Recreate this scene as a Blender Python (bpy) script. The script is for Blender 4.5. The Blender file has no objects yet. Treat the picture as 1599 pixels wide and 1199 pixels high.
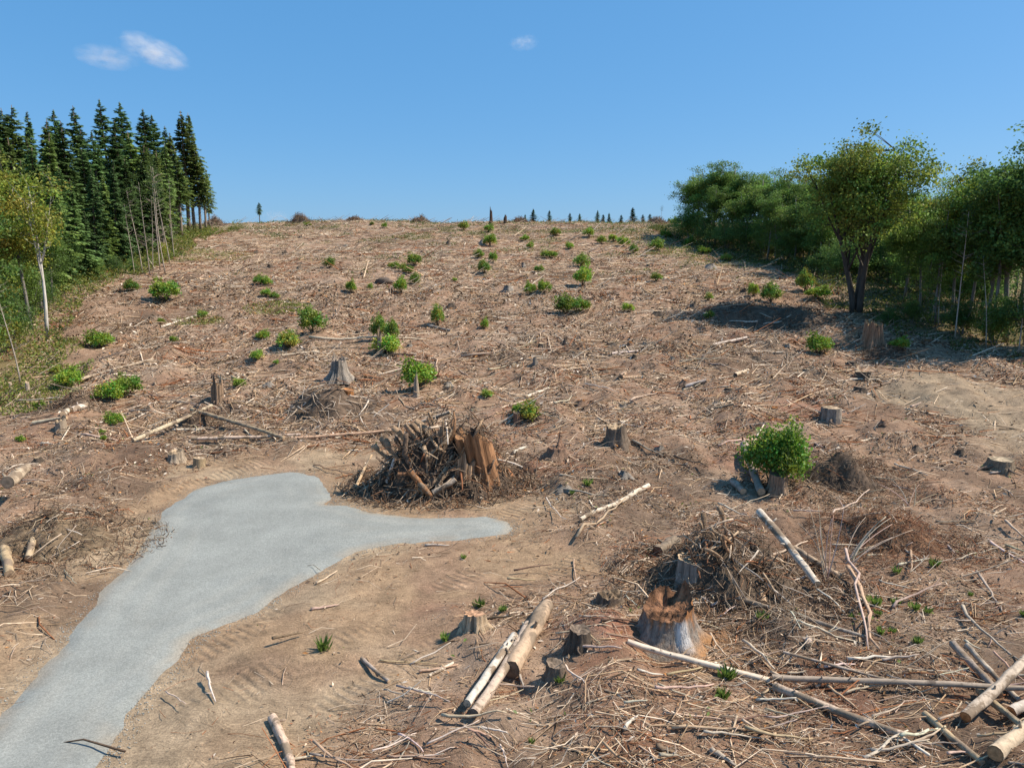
import bpy, math, random
import numpy as np
from mathutils import Vector, Matrix, Euler

# ------------------------------------------------------------------ camera, sky, sun, exposure
S = bpy.context.scene
CAMZ, PITCH, FPX = 10.0, math.radians(9.5), 1142.0
cam = bpy.data.objects.new('camera', bpy.data.cameras.new('camera'))
S.collection.objects.link(cam); S.camera = cam
cam.location = (0, 0, CAMZ)
cam.rotation_euler = (math.radians(90) - PITCH, 0, 0)
cam.data.sensor_width = 36; cam.data.lens = 36 * FPX / 1599
cam.data.clip_start = 0.1; cam.data.clip_end = 8000

SUN_EL = math.radians(50)
SUN_DIR = Vector((0.996 * math.cos(SUN_EL), 0.08 * math.cos(SUN_EL), math.sin(SUN_EL))).normalized()
W = bpy.data.worlds.new('World'); S.world = W; W.use_nodes = True
wn = W.node_tree
for n in list(wn.nodes): wn.nodes.remove(n)
sky = wn.nodes.new('ShaderNodeTexSky'); sky.sky_type = 'NISHITA'; sky.sun_disc = False
sky.sun_elevation = SUN_EL
sky.sun_rotation = math.atan2(SUN_DIR.x, SUN_DIR.y)
sky.altitude = 200; sky.air_density = 1.0; sky.dust_density = 0.9; sky.ozone_density = 3.5
hs = wn.nodes.new('ShaderNodeHueSaturation'); hs.inputs['Saturation'].default_value = 1.1; hs.inputs['Value'].default_value = 1.0
bg = wn.nodes.new('ShaderNodeBackground'); bg.inputs['Strength'].default_value = 0.083
wo = wn.nodes.new('ShaderNodeOutputWorld')
wn.links.new(sky.outputs[0], hs.inputs['Color'])
mx = wn.nodes.new('ShaderNodeMix'); mx.data_type = 'RGBA'; mx.inputs[0].default_value = 0.5; mx.inputs[7].default_value = (0.78, 3.45, 7.3, 1)   # clear even blue over the whole dome
wn.links.new(hs.outputs[0], mx.inputs[6]); wn.links.new(mx.outputs[2], bg.inputs[0])
wn.links.new(bg.outputs[0], wo.inputs[0])
sl = bpy.data.lights.new('sun', 'SUN'); sl.energy = 4.4; sl.angle = math.radians(0.53); sl.color = (1.0, 0.91, 0.77)
so = bpy.data.objects.new('sun', sl); S.collection.objects.link(so)
so.rotation_euler = SUN_DIR.to_track_quat('Z', 'Y').to_euler()
S.view_settings.view_transform = 'Standard'; S.view_settings.look = 'None'
S.view_settings.exposure = 0.6; S.view_settings.gamma = 1.0; S.view_settings.use_curve_mapping = False
S.render.engine = 'CYCLES'
S.cycles.use_denoising = True
try: S.cycles.denoiser = 'OPENIMAGEDENOISE'
except Exception: pass
S.cycles.max_bounces = 6; S.cycles.diffuse_bounces = 2; S.cycles.transmission_bounces = 3
S.cycles.transparent_max_bounces = 4; S.cycles.volume_bounces = 1
S.cycles.caustics_reflective = False; S.cycles.caustics_refractive = False
S.cycles.sample_clamp_indirect = 4

rng = np.random.default_rng(11)
random.seed(11)
COL = S.collection

# ------------------------------------------------------------------ maths helpers
def _hash(ix, iy, s):
    h = (ix.astype(np.int64) * 374761393 + iy.astype(np.int64) * 668265263 + s * 974634541) & 0xffffffff
    h = ((h ^ (h >> 13)) * 1274126177) & 0xffffffff
    h = ((h ^ (h >> 16)) * 2246822519) & 0xffffffff
    return ((h ^ (h >> 15)) & 0xffffff) / float(0xffffff)
def vnoise(x, y, s=0):
    x = np.asarray(x, float); y = np.asarray(y, float)
    ix = np.floor(x); iy = np.floor(y); fx = x - ix; fy = y - iy
    ux = fx * fx * (3 - 2 * fx); uy = fy * fy * (3 - 2 * fy)
    a = _hash(ix, iy, s); b = _hash(ix + 1, iy, s); c = _hash(ix, iy + 1, s); d = _hash(ix + 1, iy + 1, s)
    return (a * (1 - ux) + b * ux) * (1 - uy) + (c * (1 - ux) + d * ux) * uy * 1.0
def fbm(x, y, s=0, o=4):
    r = 0; a = 0.5; n = 0
    for k in range(o):
        r = r + a * vnoise(x * 2 ** k + 17.3 * k, y * 2 ** k - 9.1 * k, s + k); n += a; a *= 0.5
    return r / n
def sstep(a, b, x):
    t = np.clip((np.asarray(x, float) - a) / (b - a), 0, 1); return t * t * (3 - 2 * t)

# ------------------------------------------------------------------ terrain profile
_py = np.arange(-50, 700, 0.5)
_sl = 0.1458 * sstep(20, 48, _py) * (1 - sstep(140, 188, _py)) - 0.10 * sstep(185, 215, _py) * (1 - sstep(270, 330, _py))
_pz = np.concatenate([[0], np.cumsum((_sl[1:] + _sl[:-1]) * 0.25)])
def base_z(x, y):
    z = np.interp(y, _py, _pz)
    z = z + 1.1 * (fbm(x / 38, y / 38, 3, 2) - 0.5) * sstep(25, 60, y)
    z = z + 0.5 * (fbm(x / 13, y / 13, 5, 2) - 0.5) * sstep(14, 40, y)
    z = z + 1.5 * (fbm(x / 13, y / 22, 9, 3) - 0.5) * sstep(125, 158, y)
    z = z - 0.02 * np.maximum(np.abs(x) - 45, 0) * sstep(60, 120, y)
    return z

# camera rays (used to find where on the ground a thing of the photograph stands)
def ray(px, py):
    u = (px - 799.5) / FPX; v = (599.5 - py) / FPX
    c, s = math.cos(PITCH), math.sin(PITCH)
    return np.array([u, c + v * s, -s + v * c])
_T = np.concatenate([np.arange(6, 60, 0.1), np.arange(60, 230, 0.25)])
def cast(px, py, hf):
    d = ray(px, py); d = d / d[1]
    z = CAMZ + d[2] * _T - hf(d[0] * _T, _T)
    i = np.argmax(z <= 0)
    if z[i] > 0: i = np.argmin(z[_T < 190])
    t = _T[i]
    if i > 0 and z[i] <= 0:
        a, b = z[i - 1], z[i]; t = _T[i - 1] + (_T[i] - _T[i - 1]) * a / (a - b + 1e-9)
    return np.array([d[0] * t, t])

# ------------------------------------------------------------------ road outline on the ground
ROADPX = [(0,1108),(40,1065),(100,1000),(112,975),(150,925),(200,880),(235,822),(250,797),(300,764),(345,750),(400,741),(455,734),(495,740),
          (514,758),(527,776),(512,786),(540,788),(580,798),(650,804),(760,805),(795,814),(809,824),(795,835),(720,845),(620,850),(560,862),(510,888),
          (440,930),(400,958),(330,988),(305,1000),(290,1030),(240,1075),(210,1112),(188,1160),(165,1199),(125,1300)]
_rp = [cast(a, b, base_z) for a, b in ROADPX]
_dir = _rp[0] - _rp[1]; _dir /= np.linalg.norm(_dir)
_rp = [_rp[-1] + _dir * 25] + [_rp[0] + _dir * 28] + _rp
ROAD = np.array(_rp)
def sdist(P, poly):
    x, y = P[:, 0], P[:, 1]; d2 = np.full(len(P), 1e9); ins = np.zeros(len(P), bool)
    n = len(poly)
    for i in range(n):
        a = poly[i]; b = poly[(i + 1) % n]; e = b - a
        t = np.clip(((x - a[0]) * e[0] + (y - a[1]) * e[1]) / (e @ e + 1e-9), 0, 1)
        d2 = np.minimum(d2, (x - a[0] - t * e[0]) ** 2 + (y - a[1] - t * e[1]) ** 2)
        c = ((a[1] > y) != (b[1] > y)) & (x < e[0] * (y - a[1]) / (e[1] + 1e-12) + a[0])
        ins ^= c
    return np.where(ins, 1, -1) * np.sqrt(d2)
def road_sd(x, y):
    x = np.asarray(x, float); y = np.asarray(y, float); sh = np.broadcast(x, y).shape
    X = np.broadcast_to(x, sh).ravel(); Y = np.broadcast_to(y, sh).ravel()
    o = np.full(X.shape, -99.0); m = (np.abs(X) < 45) & (Y < 45) & (Y > -30)
    if m.any(): o[m] = sdist(np.stack([X[m], Y[m]], 1), ROAD)
    return o.reshape(sh)

SANDPX = [(1420,585),(1490,590),(1600,610),(1680,650),(1650,720),(1560,700),(1480,655),(1400,620)]
SAND = np.array([cast(a, b, base_z) for a, b in SANDPX])
def bare_mask(x, y, sd):
    """1 where dozed bare earth shows, 0 under slash"""
    nz = fbm(x / 2.2, y / 2.2, 21, 3)
    m = sstep(-3.6, -0.6, sd + 2.6 * (nz - 0.5))
    # dozed apron right of the road, left bank and the track back to the foreground
    for (px, py, rx, ry) in ((640,900,5.2,2.4),(470,985,4.2,3.4),(330,1120,3.0,4.0),(820,880,3.0,2.2),(560,720,5.5,2.2),(330,740,3.0,2.4),(180,870,3.2,3.2),(60,980,3.0,4.0),(270,800,2,2)):
        c = BLOB[(px, py)]
        r = np.sqrt(((x - c[0]) / rx) ** 2 + ((y - c[1]) / ry) ** 2) + 0.7 * (nz - 0.5)
        m = np.maximum(m, 1 - sstep(0.6, 1.15, r))
    return m
BLOB = {k: cast(k[0], k[1], base_z) for k in [(640,900),(470,985),(330,1120),(820,880),(560,720),(330,740),(180,870),(60,980),(270,800)]}

# ------------------------------------------------------------------ terrain grid
def axis(core0, core1, st, grow, cap, mid0, mid1, far):
    pos = list(np.arange(core0, core1 + 1e-6, st))
    s = st
    while pos[-1] < mid1: s = min(s * grow, cap); pos.append(pos[-1] + s)
    while pos[-1] < far: s *= 1.16; pos.append(pos[-1] + s)
    neg = []; s = st; p = core0
    while p > mid0: s = min(s * grow, cap); p -= s; neg.append(p)
    while p > -far: s *= 1.16; p -= s; neg.append(p)
    return np.array(neg[::-1] + pos)
GX = axis(-20, 22, 0.235, 1.03, 1.2, -95, 95, 2600)
GY = axis(9, 44, 0.19, 1.012, 1.0, 2, 200, 2600)
XX, YY = np.meshgrid(GX, GY)
def sand_mask(x, y):
    P = np.stack([np.ravel(x), np.ravel(y)], 1)
    s = np.full(len(P), -50.0); m = (P[:, 0] > 8) & (P[:, 0] < 70) & (P[:, 1] > 15) & (P[:, 1] < 80)
    if m.any(): s[m] = sdist(P[m], SAND)
    return sstep(-3.2, 2.0, s.reshape(np.shape(x)) + 5 * (fbm(x / 3, y / 3, 44, 3) - 0.5))
SD = road_sd(XX, YY)
BARE = bare_mask(XX, YY, SD)
SANDM = sand_mask(XX, YY)
ZZ = base_z(XX, YY)
rough = 1 - 0.75 * BARE
fade = 1 - sstep(60, 110, YY)
fadex = 1 - sstep(30, 55, np.abs(XX))
lump = np.clip(fbm(XX / 2.6, YY / 2.6, 31, 3) - 0.42, 0, 1)
ZZ = ZZ + rough * (1.5 * lump * (0.55 + 0.45 * fade)) * sstep(10, 20, YY + 8)
ZZ = ZZ + rough * 0.34 * (fbm(XX / 0.95, YY / 0.95, 41, 3) - 0.5) * (0.35 + 0.65 * fade * fadex)
ZZ = ZZ + 0.10 * (fbm(XX / 0.33, YY / 0.33, 51, 2) - 0.5) * fade * fadex * (1 - 0.5 * BARE)
RB = base_z(XX, YY) + 0.06 * (fbm(XX / 4, YY / 4, 8, 2) - 0.5)
rm = sstep(-1.2, 0.1, SD)
ZZ = ZZ * (1 - rm) + (RB - 0.02) * rm
# low berm pushed up along the road edge
ZZ = ZZ + 0.16 * np.exp(-((SD + 1.5) / 0.6) ** 2) * fbm(XX / 1.5, YY / 1.5, 61, 3) * (SD < 0)
def hg(x, y):
    x = np.asarray(x, float); y = np.asarray(y, float)
    i = np.clip(np.searchsorted(GX, x) - 1, 0, len(GX) - 2); j = np.clip(np.searchsorted(GY, y) - 1, 0, len(GY) - 2)
    fx = np.clip((x - GX[i]) / (GX[i + 1] - GX[i]), 0, 1); fy = np.clip((y - GY[j]) / (GY[j + 1] - GY[j]), 0, 1)
    return (ZZ[j, i] * (1 - fx) + ZZ[j, i + 1] * fx) * (1 - fy) + (ZZ[j + 1, i] * (1 - fx) + ZZ[j + 1, i + 1] * fx) * fy
def at(px, py):
    p = cast(px, py, hg); return np.array([p[0], p[1], float(hg(p[0], p[1]))])
def atd(px, d):
    x = (px - 799.5) / FPX * d; x = x * (math.cos(PITCH) + 0.05)
    return np.array([x, d, float(hg(x, d))])
def top_at(px, d, toppy):
    r = ray(px, toppy); r = r / r[1]; x = r[0] * d
    g = float(hg(x, d)); return np.array([x, d, g]), CAMZ + r[2] * d - g
def proj(P):
    P = np.asarray(P, float); c, s = math.cos(PITCH), math.sin(PITCH)
    y, z = P[..., 1], P[..., 2] - CAMZ
    dep = y * c - z * s; up = y * s + z * c
    return np.stack([799.5 + FPX * P[..., 0] / dep, 599.5 - FPX * up / dep, dep], -1)
def mpp(p): return proj(p)[2] / FPX          # metres per photograph pixel at p

# ------------------------------------------------------------------ mesh helpers
class MB:
    def __init__(s): s.V = []; s.F = []; s.C = []; s.n = 0
    def add(s, V, F, c):
        V = np.asarray(V, float); F = np.asarray(F, int)
        s.V.append(V); s.F.append(F + s.n); s.n += len(V)
        c = np.asarray(c, float)
        s.C.append(np.broadcast_to(c, (len(V), 3)) if c.ndim == 1 else c)
    def mesh(s, name, mat, smooth=False):
        return mk(name, np.concatenate(s.V), np.concatenate(s.F), mat, np.concatenate(s.C), smooth)
def mk(name, V, F, mat, C=None, smooth=False):
    me = bpy.data.meshes.new(name); n = len(V); k = F.shape[1]
    me.vertices.add(n); me.vertices.foreach_set('co', np.ascontiguousarray(V, np.float32).ravel())
    me.loops.add(F.size); me.loops.foreach_set('vertex_index', np.ascontiguousarray(F, np.int32).ravel())
    me.polygons.add(len(F)); me.polygons.foreach_set('loop_start', np.arange(0, F.size, k, dtype=np.int32))
    if smooth: me.polygons.foreach_set('use_smooth', np.ones(len(F), bool))
    me.update(calc_edges=True)
    if C is not None:
        a = me.color_attributes.new('Col', 'FLOAT_COLOR', 'POINT')
        c4 = np.ones((n, 4), np.float32); c4[:, :3] = np.clip(C, 0, 1); a.data.foreach_set('color', c4.ravel())
    me.materials.append(mat)
    return me
def ob(name, me, parent=None, loc=None, rot=None, sc=None):
    o = bpy.data.objects.new(name, me); COL.objects.link(o)
    if parent is not None: o.parent = parent
    if loc is not None: o.location = loc
    if rot is not None: o.rotation_euler = rot
    if sc is not None: o.scale = sc if hasattr(sc, '__len__') else (sc,) * 3
    return o
def tag(o, label=None, cat=None, group=None, kind=None):
    if label: o['label'] = label
    if cat: o['category'] = cat
    if group: o['group'] = group
    if kind: o['kind'] = kind
    return o
def tube(path, rad, sides=6, caps=True, ridg=0.0, seed=0):
    path = np.asarray(path, float); n = len(path); rad = np.broadcast_to(np.asarray(rad, float), (n,))
    T = np.gradient(path, axis=0); T /= np.linalg.norm(T, axis=1)[:, None] + 1e-9
    ref = np.array([0, 0, 1.0]) if abs(T[:, 2]).mean() < 0.8 else np.array([1.0, 0, 0])
    A = np.cross(T, ref); A /= np.linalg.norm(A, axis=1)[:, None] + 1e-9; B = np.cross(T, A)
    th = np.arange(sides) / sides * 2 * math.pi
    r = rad[:, None] * (1 + (ridg * (np.random.RandomState(seed).rand(n, sides) - 0.5) if ridg else 0))
    V = path[:, None] + r[..., None] * (np.cos(th)[None, :, None] * A[:, None] + np.sin(th)[None, :, None] * B[:, None])
    V = V.reshape(-1, 3); F = []
    for i in range(n - 1):
        for k in range(sides):
            a = i * sides + k; b = i * sides + (k + 1) % sides
            F += [(a, b, b + sides), (a, b + sides, a + sides)]
    if caps:
        V = np.vstack([V, path[0], path[-1]]); c0 = n * sides
        for k in range(sides):
            F.append((c0, (k + 1) % sides, k)); F.append((c0 + 1, (n - 1) * sides + k, (n - 1) * sides + (k + 1) % sides))
    return V, np.array(F)
def bulk_sticks(P0, P1, r0, r1, bend, col, rings=3):
    """many 3-sided bent twigs in one go; P0,P1 (n,3)"""
    n = len(P0); D = P1 - P0; L = np.linalg.norm(D, axis=1)[:, None] + 1e-9; T = D / L
    up = np.tile([0, 0, 1.0], (n, 1)); up[np.abs(T[:, 2]) > 0.8] = (1, 0, 0)
    A = np.cross(T, up); A /= np.linalg.norm(A, axis=1)[:, None]; B = np.cross(A, T)
    V = np.empty((n, rings, 3, 3)); ph = rng.random(n) * 6.28
    for i in range(rings):
        t = i / (rings - 1); c = P0 + D * t + bend * (4 * t * (1 - t))
        r = (r0 * (1 - t) + r1 * t)
        for k in range(3):
            a = ph + k * 2.0944
            V[:, i, k] = c + r[:, None] * (np.cos(a)[:, None] * A + np.sin(a)[:, None] * B)
    F = []
    for i in range(rings - 1):
        for k in range(3):
            a = i * 3 + k; b = i * 3 + (k + 1) % 3
            F += [(a, b, b + 3), (a, b + 3, a + 3)]
    F = (np.array(F)[None] + (np.arange(n) * rings * 3)[:, None, None]).reshape(-1, 3)
    return V.reshape(-1, 3), F, np.repeat(col, rings * 3, axis=0)
def leaves(P, D, Wd, size, col, wr=0.5, fold=0.12):
    """diamond leaves: P base (n,3), D unit dir, Wd unit side, size (n,)"""
    n = len(P); s = size[:, None]; N = np.cross(D, Wd)
    V = np.stack([P, P + D * s * 0.5 + Wd * s * wr * 0.5 + N * s * fold, P + D * s, P + D * s * 0.5 - Wd * s * wr * 0.5 + N * s * fold], 1).reshape(-1, 3)
    F = (np.array([(0, 1, 2), (0, 2, 3)])[None] + (np.arange(n) * 4)[:, None, None]).reshape(-1, 3)
    return V, F, np.repeat(col, 4, axis=0)
def unit(v): return v / (np.linalg.norm(v, axis=-1, keepdims=True) + 1e-9)
def rand_dirs(n, r=rng): return unit(r.normal(size=(n, 3)))
def leaf_dirs(n, r, up=0.9):
    N = unit(rand_dirs(n, r) + np.array([0, 0, up])); D = unit(np.cross(N, rand_dirs(n, r))); D[:, 2] -= 0.25; D = unit(D)
    Wd = unit(np.cross(N, D)); return D, Wd

# ------------------------------------------------------------------ materials
def nmat(name):
    m = bpy.data.materials.new(name); m.use_nodes = True; t = m.node_tree
    for n in list(t.nodes): t.nodes.remove(n)
    return m, t, t.nodes.new('ShaderNodeOutputMaterial')
def N(t, kind, **kw):
    n = t.nodes.new(kind)
    for k, v in kw.items():
        if k in n.inputs: n.inputs[k].default_value = v
        else: setattr(n, k, v)
    return n
def ramp(t, src, pts):
    r = t.nodes.new('ShaderNodeValToRGB'); t.links.new(src, r.inputs[0])
    while len(r.color_ramp.elements) < len(pts): r.color_ramp.elements.new(0.5)
    for e, (p, c) in zip(r.color_ramp.elements, pts): e.position = p; e.color = (c, c, c, 1) if not hasattr(c, '__len__') else (*c, 1)
    return r
def mulcol(t, a, b, fac=1.0, mode='MULTIPLY'):
    m = t.nodes.new('ShaderNodeMix'); m.data_type = 'RGBA'; m.blend_type = mode; m.inputs[0].default_value = fac
    t.links.new(a, m.inputs[6]); t.links.new(b, m.inputs[7]); return m.outputs[2]

def ground_mat():
    m, t, out = nmat('cut_ground'); L = t.links.new
    at_ = N(t, 'ShaderNodeVertexColor', layer_name='Col'); tc = N(t, 'ShaderNodeTexCoord')
    n1 = N(t, 'ShaderNodeTexNoise', Scale=1.7, Detail=9.0, Roughness=0.72); L(tc.outputs['Object'], n1.inputs[0])
    n2 = N(t, 'ShaderNodeTexNoise', Scale=19.0, Detail=5.0, Roughness=0.7); L(tc.outputs['Object'], n2.inputs[0])
    # stretched fibre noise, warped: reads as matted twigs
    mp = N(t, 'ShaderNodeMapping'); mp.inputs['Scale'].default_value = (3.0, 26.0, 8.0); mp.inputs['Rotation'].default_value = (0, 0, 0.5)
    wv = N(t, 'ShaderNodeTexNoise', Scale=0.5, Detail=2.0); L(tc.outputs['Object'], wv.inputs[0])
    ad = N(t, 'ShaderNodeVectorMath', operation='MULTIPLY_ADD'); L(wv.outputs['Color'], ad.inputs[0]); ad.inputs[1].default_value = (3, 3, 0); L(tc.outputs['Object'], ad.inputs[2])
    L(ad.outputs[0], mp.inputs[0]); n3 = N(t, 'ShaderNodeTexNoise', Scale=1.0, Detail=4.0, Roughness=0.75); L(mp.outputs[0], n3.inputs[0])
    r1 = ramp(t, n1.outputs[0], [(0.28, 0.6), (0.5, 1.05), (0.72, 1.45)])
    r2 = ramp(t, n2.outputs[0], [(0.3, 0.65), (0.52, 1.05), (0.72, 1.35)])
    r3 = ramp(t, n3.outputs[0], [(0.33, 0.72), (0.55, 1.0), (0.7, 1.45)])
    c = mulcol(t, at_.outputs[0], r1.outputs[0]); c = mulcol(t, c, r2.outputs[0]); c = mulcol(t, c, r3.outputs[0], 0.7)
    p = N(t, 'ShaderNodeBsdfPrincipled', Roughness=0.95); p.inputs['Specular IOR Level'].default_value = 0.15
    L(c, p.inputs['Base Color'])
    tr = N(t, 'ShaderNodeAttribute', attribute_name='track')
    sx = N(t, 'ShaderNodeSeparateXYZ'); L(tr.outputs['Vector'], sx.inputs[0])
    sn = N(t, 'ShaderNodeMath', operation='SINE'); ml = N(t, 'ShaderNodeMath', operation='MULTIPLY'); ml.inputs[1].default_value = 25.0
    L(sx.outputs[0], ml.inputs[0]); L(ml.outputs[0], sn.inputs[0])
    mm = N(t, 'ShaderNodeMath', operation='MULTIPLY'); L(sn.outputs[0], mm.inputs[0]); L(sx.outputs[1], mm.inputs[1])
    b1 = N(t, 'ShaderNodeBump', Strength=0.9, Distance=0.045); L(n2.outputs[0], b1.inputs['Height'])
    b2 = N(t, 'ShaderNodeBump', Strength=0.8, Distance=0.05); L(n3.outputs[0], b2.inputs['Height']); L(b1.outputs[0], b2.inputs['Normal'])
    b3 = N(t, 'ShaderNodeBump', Strength=0.7, Distance=0.026); L(mm.outputs[0], b3.inputs['Height']); L(b2.outputs[0], b3.inputs['Normal'])
    L(b3.outputs[0], p.inputs['Normal']); L(p.outputs[0], out.inputs[0]); return m
def gravel_mat():
    m, t, out = nmat('crushed_gravel'); L = t.links.new; tc = N(t, 'ShaderNodeTexCoord')
    v = N(t, 'ShaderNodeTexVoronoi', Scale=26.0); L(tc.outputs['Object'], v.inputs['Vector'])
    n = N(t, 'ShaderNodeTexNoise', Scale=0.6, Detail=6.0, Roughness=0.6); L(tc.outputs['Object'], n.inputs[0])
    n2 = N(t, 'ShaderNodeTexNoise', Scale=60.0, Detail=2.0, Roughness=0.8); L(tc.outputs['Object'], n2.inputs[0])
    at_ = N(t, 'ShaderNodeVertexColor', layer_name='Col')
    hsv = N(t, 'ShaderNodeSeparateColor', mode='RGB'); L(v.outputs['Color'], hsv.inputs[0])
    r = ramp(t, hsv.outputs[0], [(0.0, 0.82), (0.5, 1.0), (1.0, 1.16)])
    r2 = ramp(t, n.outputs[0], [(0.3, 0.86), (0.7, 1.1)]); r3 = ramp(t, n2.outputs[0], [(0.3, 0.75), (0.7, 1.2)])
    c = mulcol(t, at_.outputs[0], r.outputs[0], 0.8); c = mulcol(t, c, r2.outputs[0]); c = mulcol(t, c, r3.outputs[0], 0.8)
    p = N(t, 'ShaderNodeBsdfPrincipled', Roughness=0.9); p.inputs['Specular IOR Level'].default_value = 0.2; L(c, p.inputs['Base Color'])
    b = N(t, 'ShaderNodeBump', Strength=0.7, Distance=0.02); L(hsv.outputs[1], b.inputs['Height'])
    b2 = N(t, 'ShaderNodeBump', Strength=0.5, Distance=0.015); L(n2.outputs[0], b2.inputs['Height']); L(b.outputs[0], b2.inputs['Normal'])
    L(b2.outputs[0], p.inputs['Normal']); L(p.outputs[0], out.inputs[0]); return m
def wood_mat(name, lo=0.6, hi=1.3, scale=14.0, stretch=0.18, bump=0.5, bd=0.02, patch=None, axis=2):
    m, t, out = nmat(name); L = t.links.new; tc = N(t, 'ShaderNodeTexCoord')
    at_ = N(t, 'ShaderNodeVertexColor', layer_name='Col'); mp = N(t, 'ShaderNodeMapping')
    sc = [1.0, 1.0, 1.0]; sc[axis] = stretch; mp.inputs['Scale'].default_value = sc; L(tc.outputs['Object'], mp.inputs[0])
    n = N(t, 'ShaderNodeTexNoise', Scale=scale, Detail=6.0, Roughness=0.7); L(mp.outputs[0], n.inputs[0])
    r = ramp(t, n.outputs[0], [(0.3, lo), (0.5, 1.0), (0.7, hi)]); c = mulcol(t, at_.outputs[0], r.outputs[0])
    if patch:
        n2 = N(t, 'ShaderNodeTexNoise', Scale=patch[0], Detail=4.0, Roughness=0.65); L(tc.outputs['Object'], n2.inputs[0])
        f = ramp(t, n2.outputs[0], [(patch[1], 0.0), (patch[1] + 0.06, 1.0)])
        mx = t.nodes.new('ShaderNodeMix'); mx.data_type = 'RGBA'; L(f.outputs[0], mx.inputs[0]); L(c, mx.inputs[6])
        k = N(t, 'ShaderNodeRGB'); k.outputs[0].default_value = (*patch[2], 1); c2 = mulcol(t, k.outputs[0], r.outputs[0]); L(c2, mx.inputs[7]); c = mx.outputs[2]
    p = N(t, 'ShaderNodeBsdfPrincipled', Roughness=0.88); p.inputs['Specular IOR Level'].default_value = 0.2; L(c, p.inputs['Base Color'])
    b = N(t, 'ShaderNodeBump', Strength=bump, Distance=bd); L(n.outputs[0], b.inputs['Height']); L(b.outputs[0], p.inputs['Normal'])
    L(p.outputs[0], out.inputs[0]); return m
def plain_mat(name, rough=0.9):
    m, t, out = nmat(name); L = t.links.new
    at_ = N(t, 'ShaderNodeVertexColor', layer_name='Col'); tc = N(t, 'ShaderNodeTexCoord')
    n = N(t, 'ShaderNodeTexNoise', Scale=7.0, Detail=3.0); L(tc.outputs['Object'], n.inputs[0])
    r = ramp(t, n.outputs[0], [(0.3, 0.7), (0.7, 1.25)]); c = mulcol(t, at_.outputs[0], r.outputs[0])
    p = N(t, 'ShaderNodeBsdfPrincipled', Roughness=rough); p.inputs['Specular IOR Level'].default_value = 0.15
    L(c, p.inputs['Base Color']); L(p.outputs[0], out.inputs[0]); return m
def leaf_mat(name, trans=0.35, var=0.25, gloss=0.08):
    m, t, out = nmat(name); L = t.links.new
    at_ = N(t, 'ShaderNodeVertexColor', layer_name='Col'); oi = N(t, 'ShaderNodeObjectInfo')
    r = N(t, 'ShaderNodeMapRange'); r.inputs[3].default_value = 1 - var; r.inputs[4].default_value = 1 + var; L(oi.outputs['Random'], r.inputs[0])
    h = N(t, 'ShaderNodeHueSaturation'); L(r.outputs[0], h.inputs['Value']); L(at_.outputs[0], h.inputs['Color'])
    d = N(t, 'ShaderNodeBsdfDiffuse'); tr = N(t, 'ShaderNodeBsdfTranslucent'); g = N(t, 'ShaderNodeBsdfGlossy', Roughness=0.45)
    g.inputs['Color'].default_value = (0.9, 0.95, 1, 1)
    br = N(t, 'ShaderNodeBrightContrast'); L(h.outputs[0], br.inputs[0]); L(h.outputs[0], d.inputs[0]); L(br.outputs[0], tr.inputs[0])
    m1 = N(t, 'ShaderNodeMixShader'); m1.inputs[0].default_value = trans; L(d.outputs[0], m1.inputs[1]); L(tr.outputs[0], m1.inputs[2])
    m2 = N(t, 'ShaderNodeMixShader'); m2.inputs[0].default_value = gloss * 0.5; L(m1.outputs[0], m2.inputs[1]); L(g.outputs[0], m2.inputs[2])
    L(m2.outputs[0], out.inputs[0]); return m
M_ground = ground_mat(); M_gravel = gravel_mat()
M_twig = plain_mat('dead_twigs'); M_stick = wood_mat('weathered_branch', 0.65, 1.25, 9.0, 1.0, 0.4, 0.01)
M_log = wood_mat('log_bark', 0.55, 1.25, 7.0, 1.0, 0.7, 0.02, (1.8, 0.50, (0.24, 0.175, 0.12)))
M_birch = wood_mat('pale_bark', 0.7, 1.15, 6.0, 1.0, 0.4, 0.01, (2.2, 0.60, (0.17, 0.13, 0.10)))
M_cut = wood_mat('cut_wood_face', 0.6, 1.2, 20.0, 1.0, 0.3, 0.01)
M_stump = wood_mat('stump_wood', 0.35, 1.4, 14.0, 0.08, 1.0, 0.06)
M_rot = wood_mat('rotten_wood', 0.35, 1.45, 12.0, 0.5, 1.0, 0.09)
M_trunk = wood_mat('tree_bark', 0.6, 1.25, 4.0, 0.35, 0.6, 0.03)
M_leaf = leaf_mat('broad_leaves', 0.42, 0.32, 0.03); M_bush = leaf_mat('sprout_leaves', 0.42, 0.22, 0.04); M_needle = leaf_mat('conifer_needles', 0.25, 0.4, 0.04)
M_soil = wood_mat('soil_clods', 0.55, 1.3, 6.0, 1.0, 1.0, 0.06); M_rock = wood_mat('boulder', 0.7, 1.2, 5.0, 1.0, 0.8, 0.03)

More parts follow.
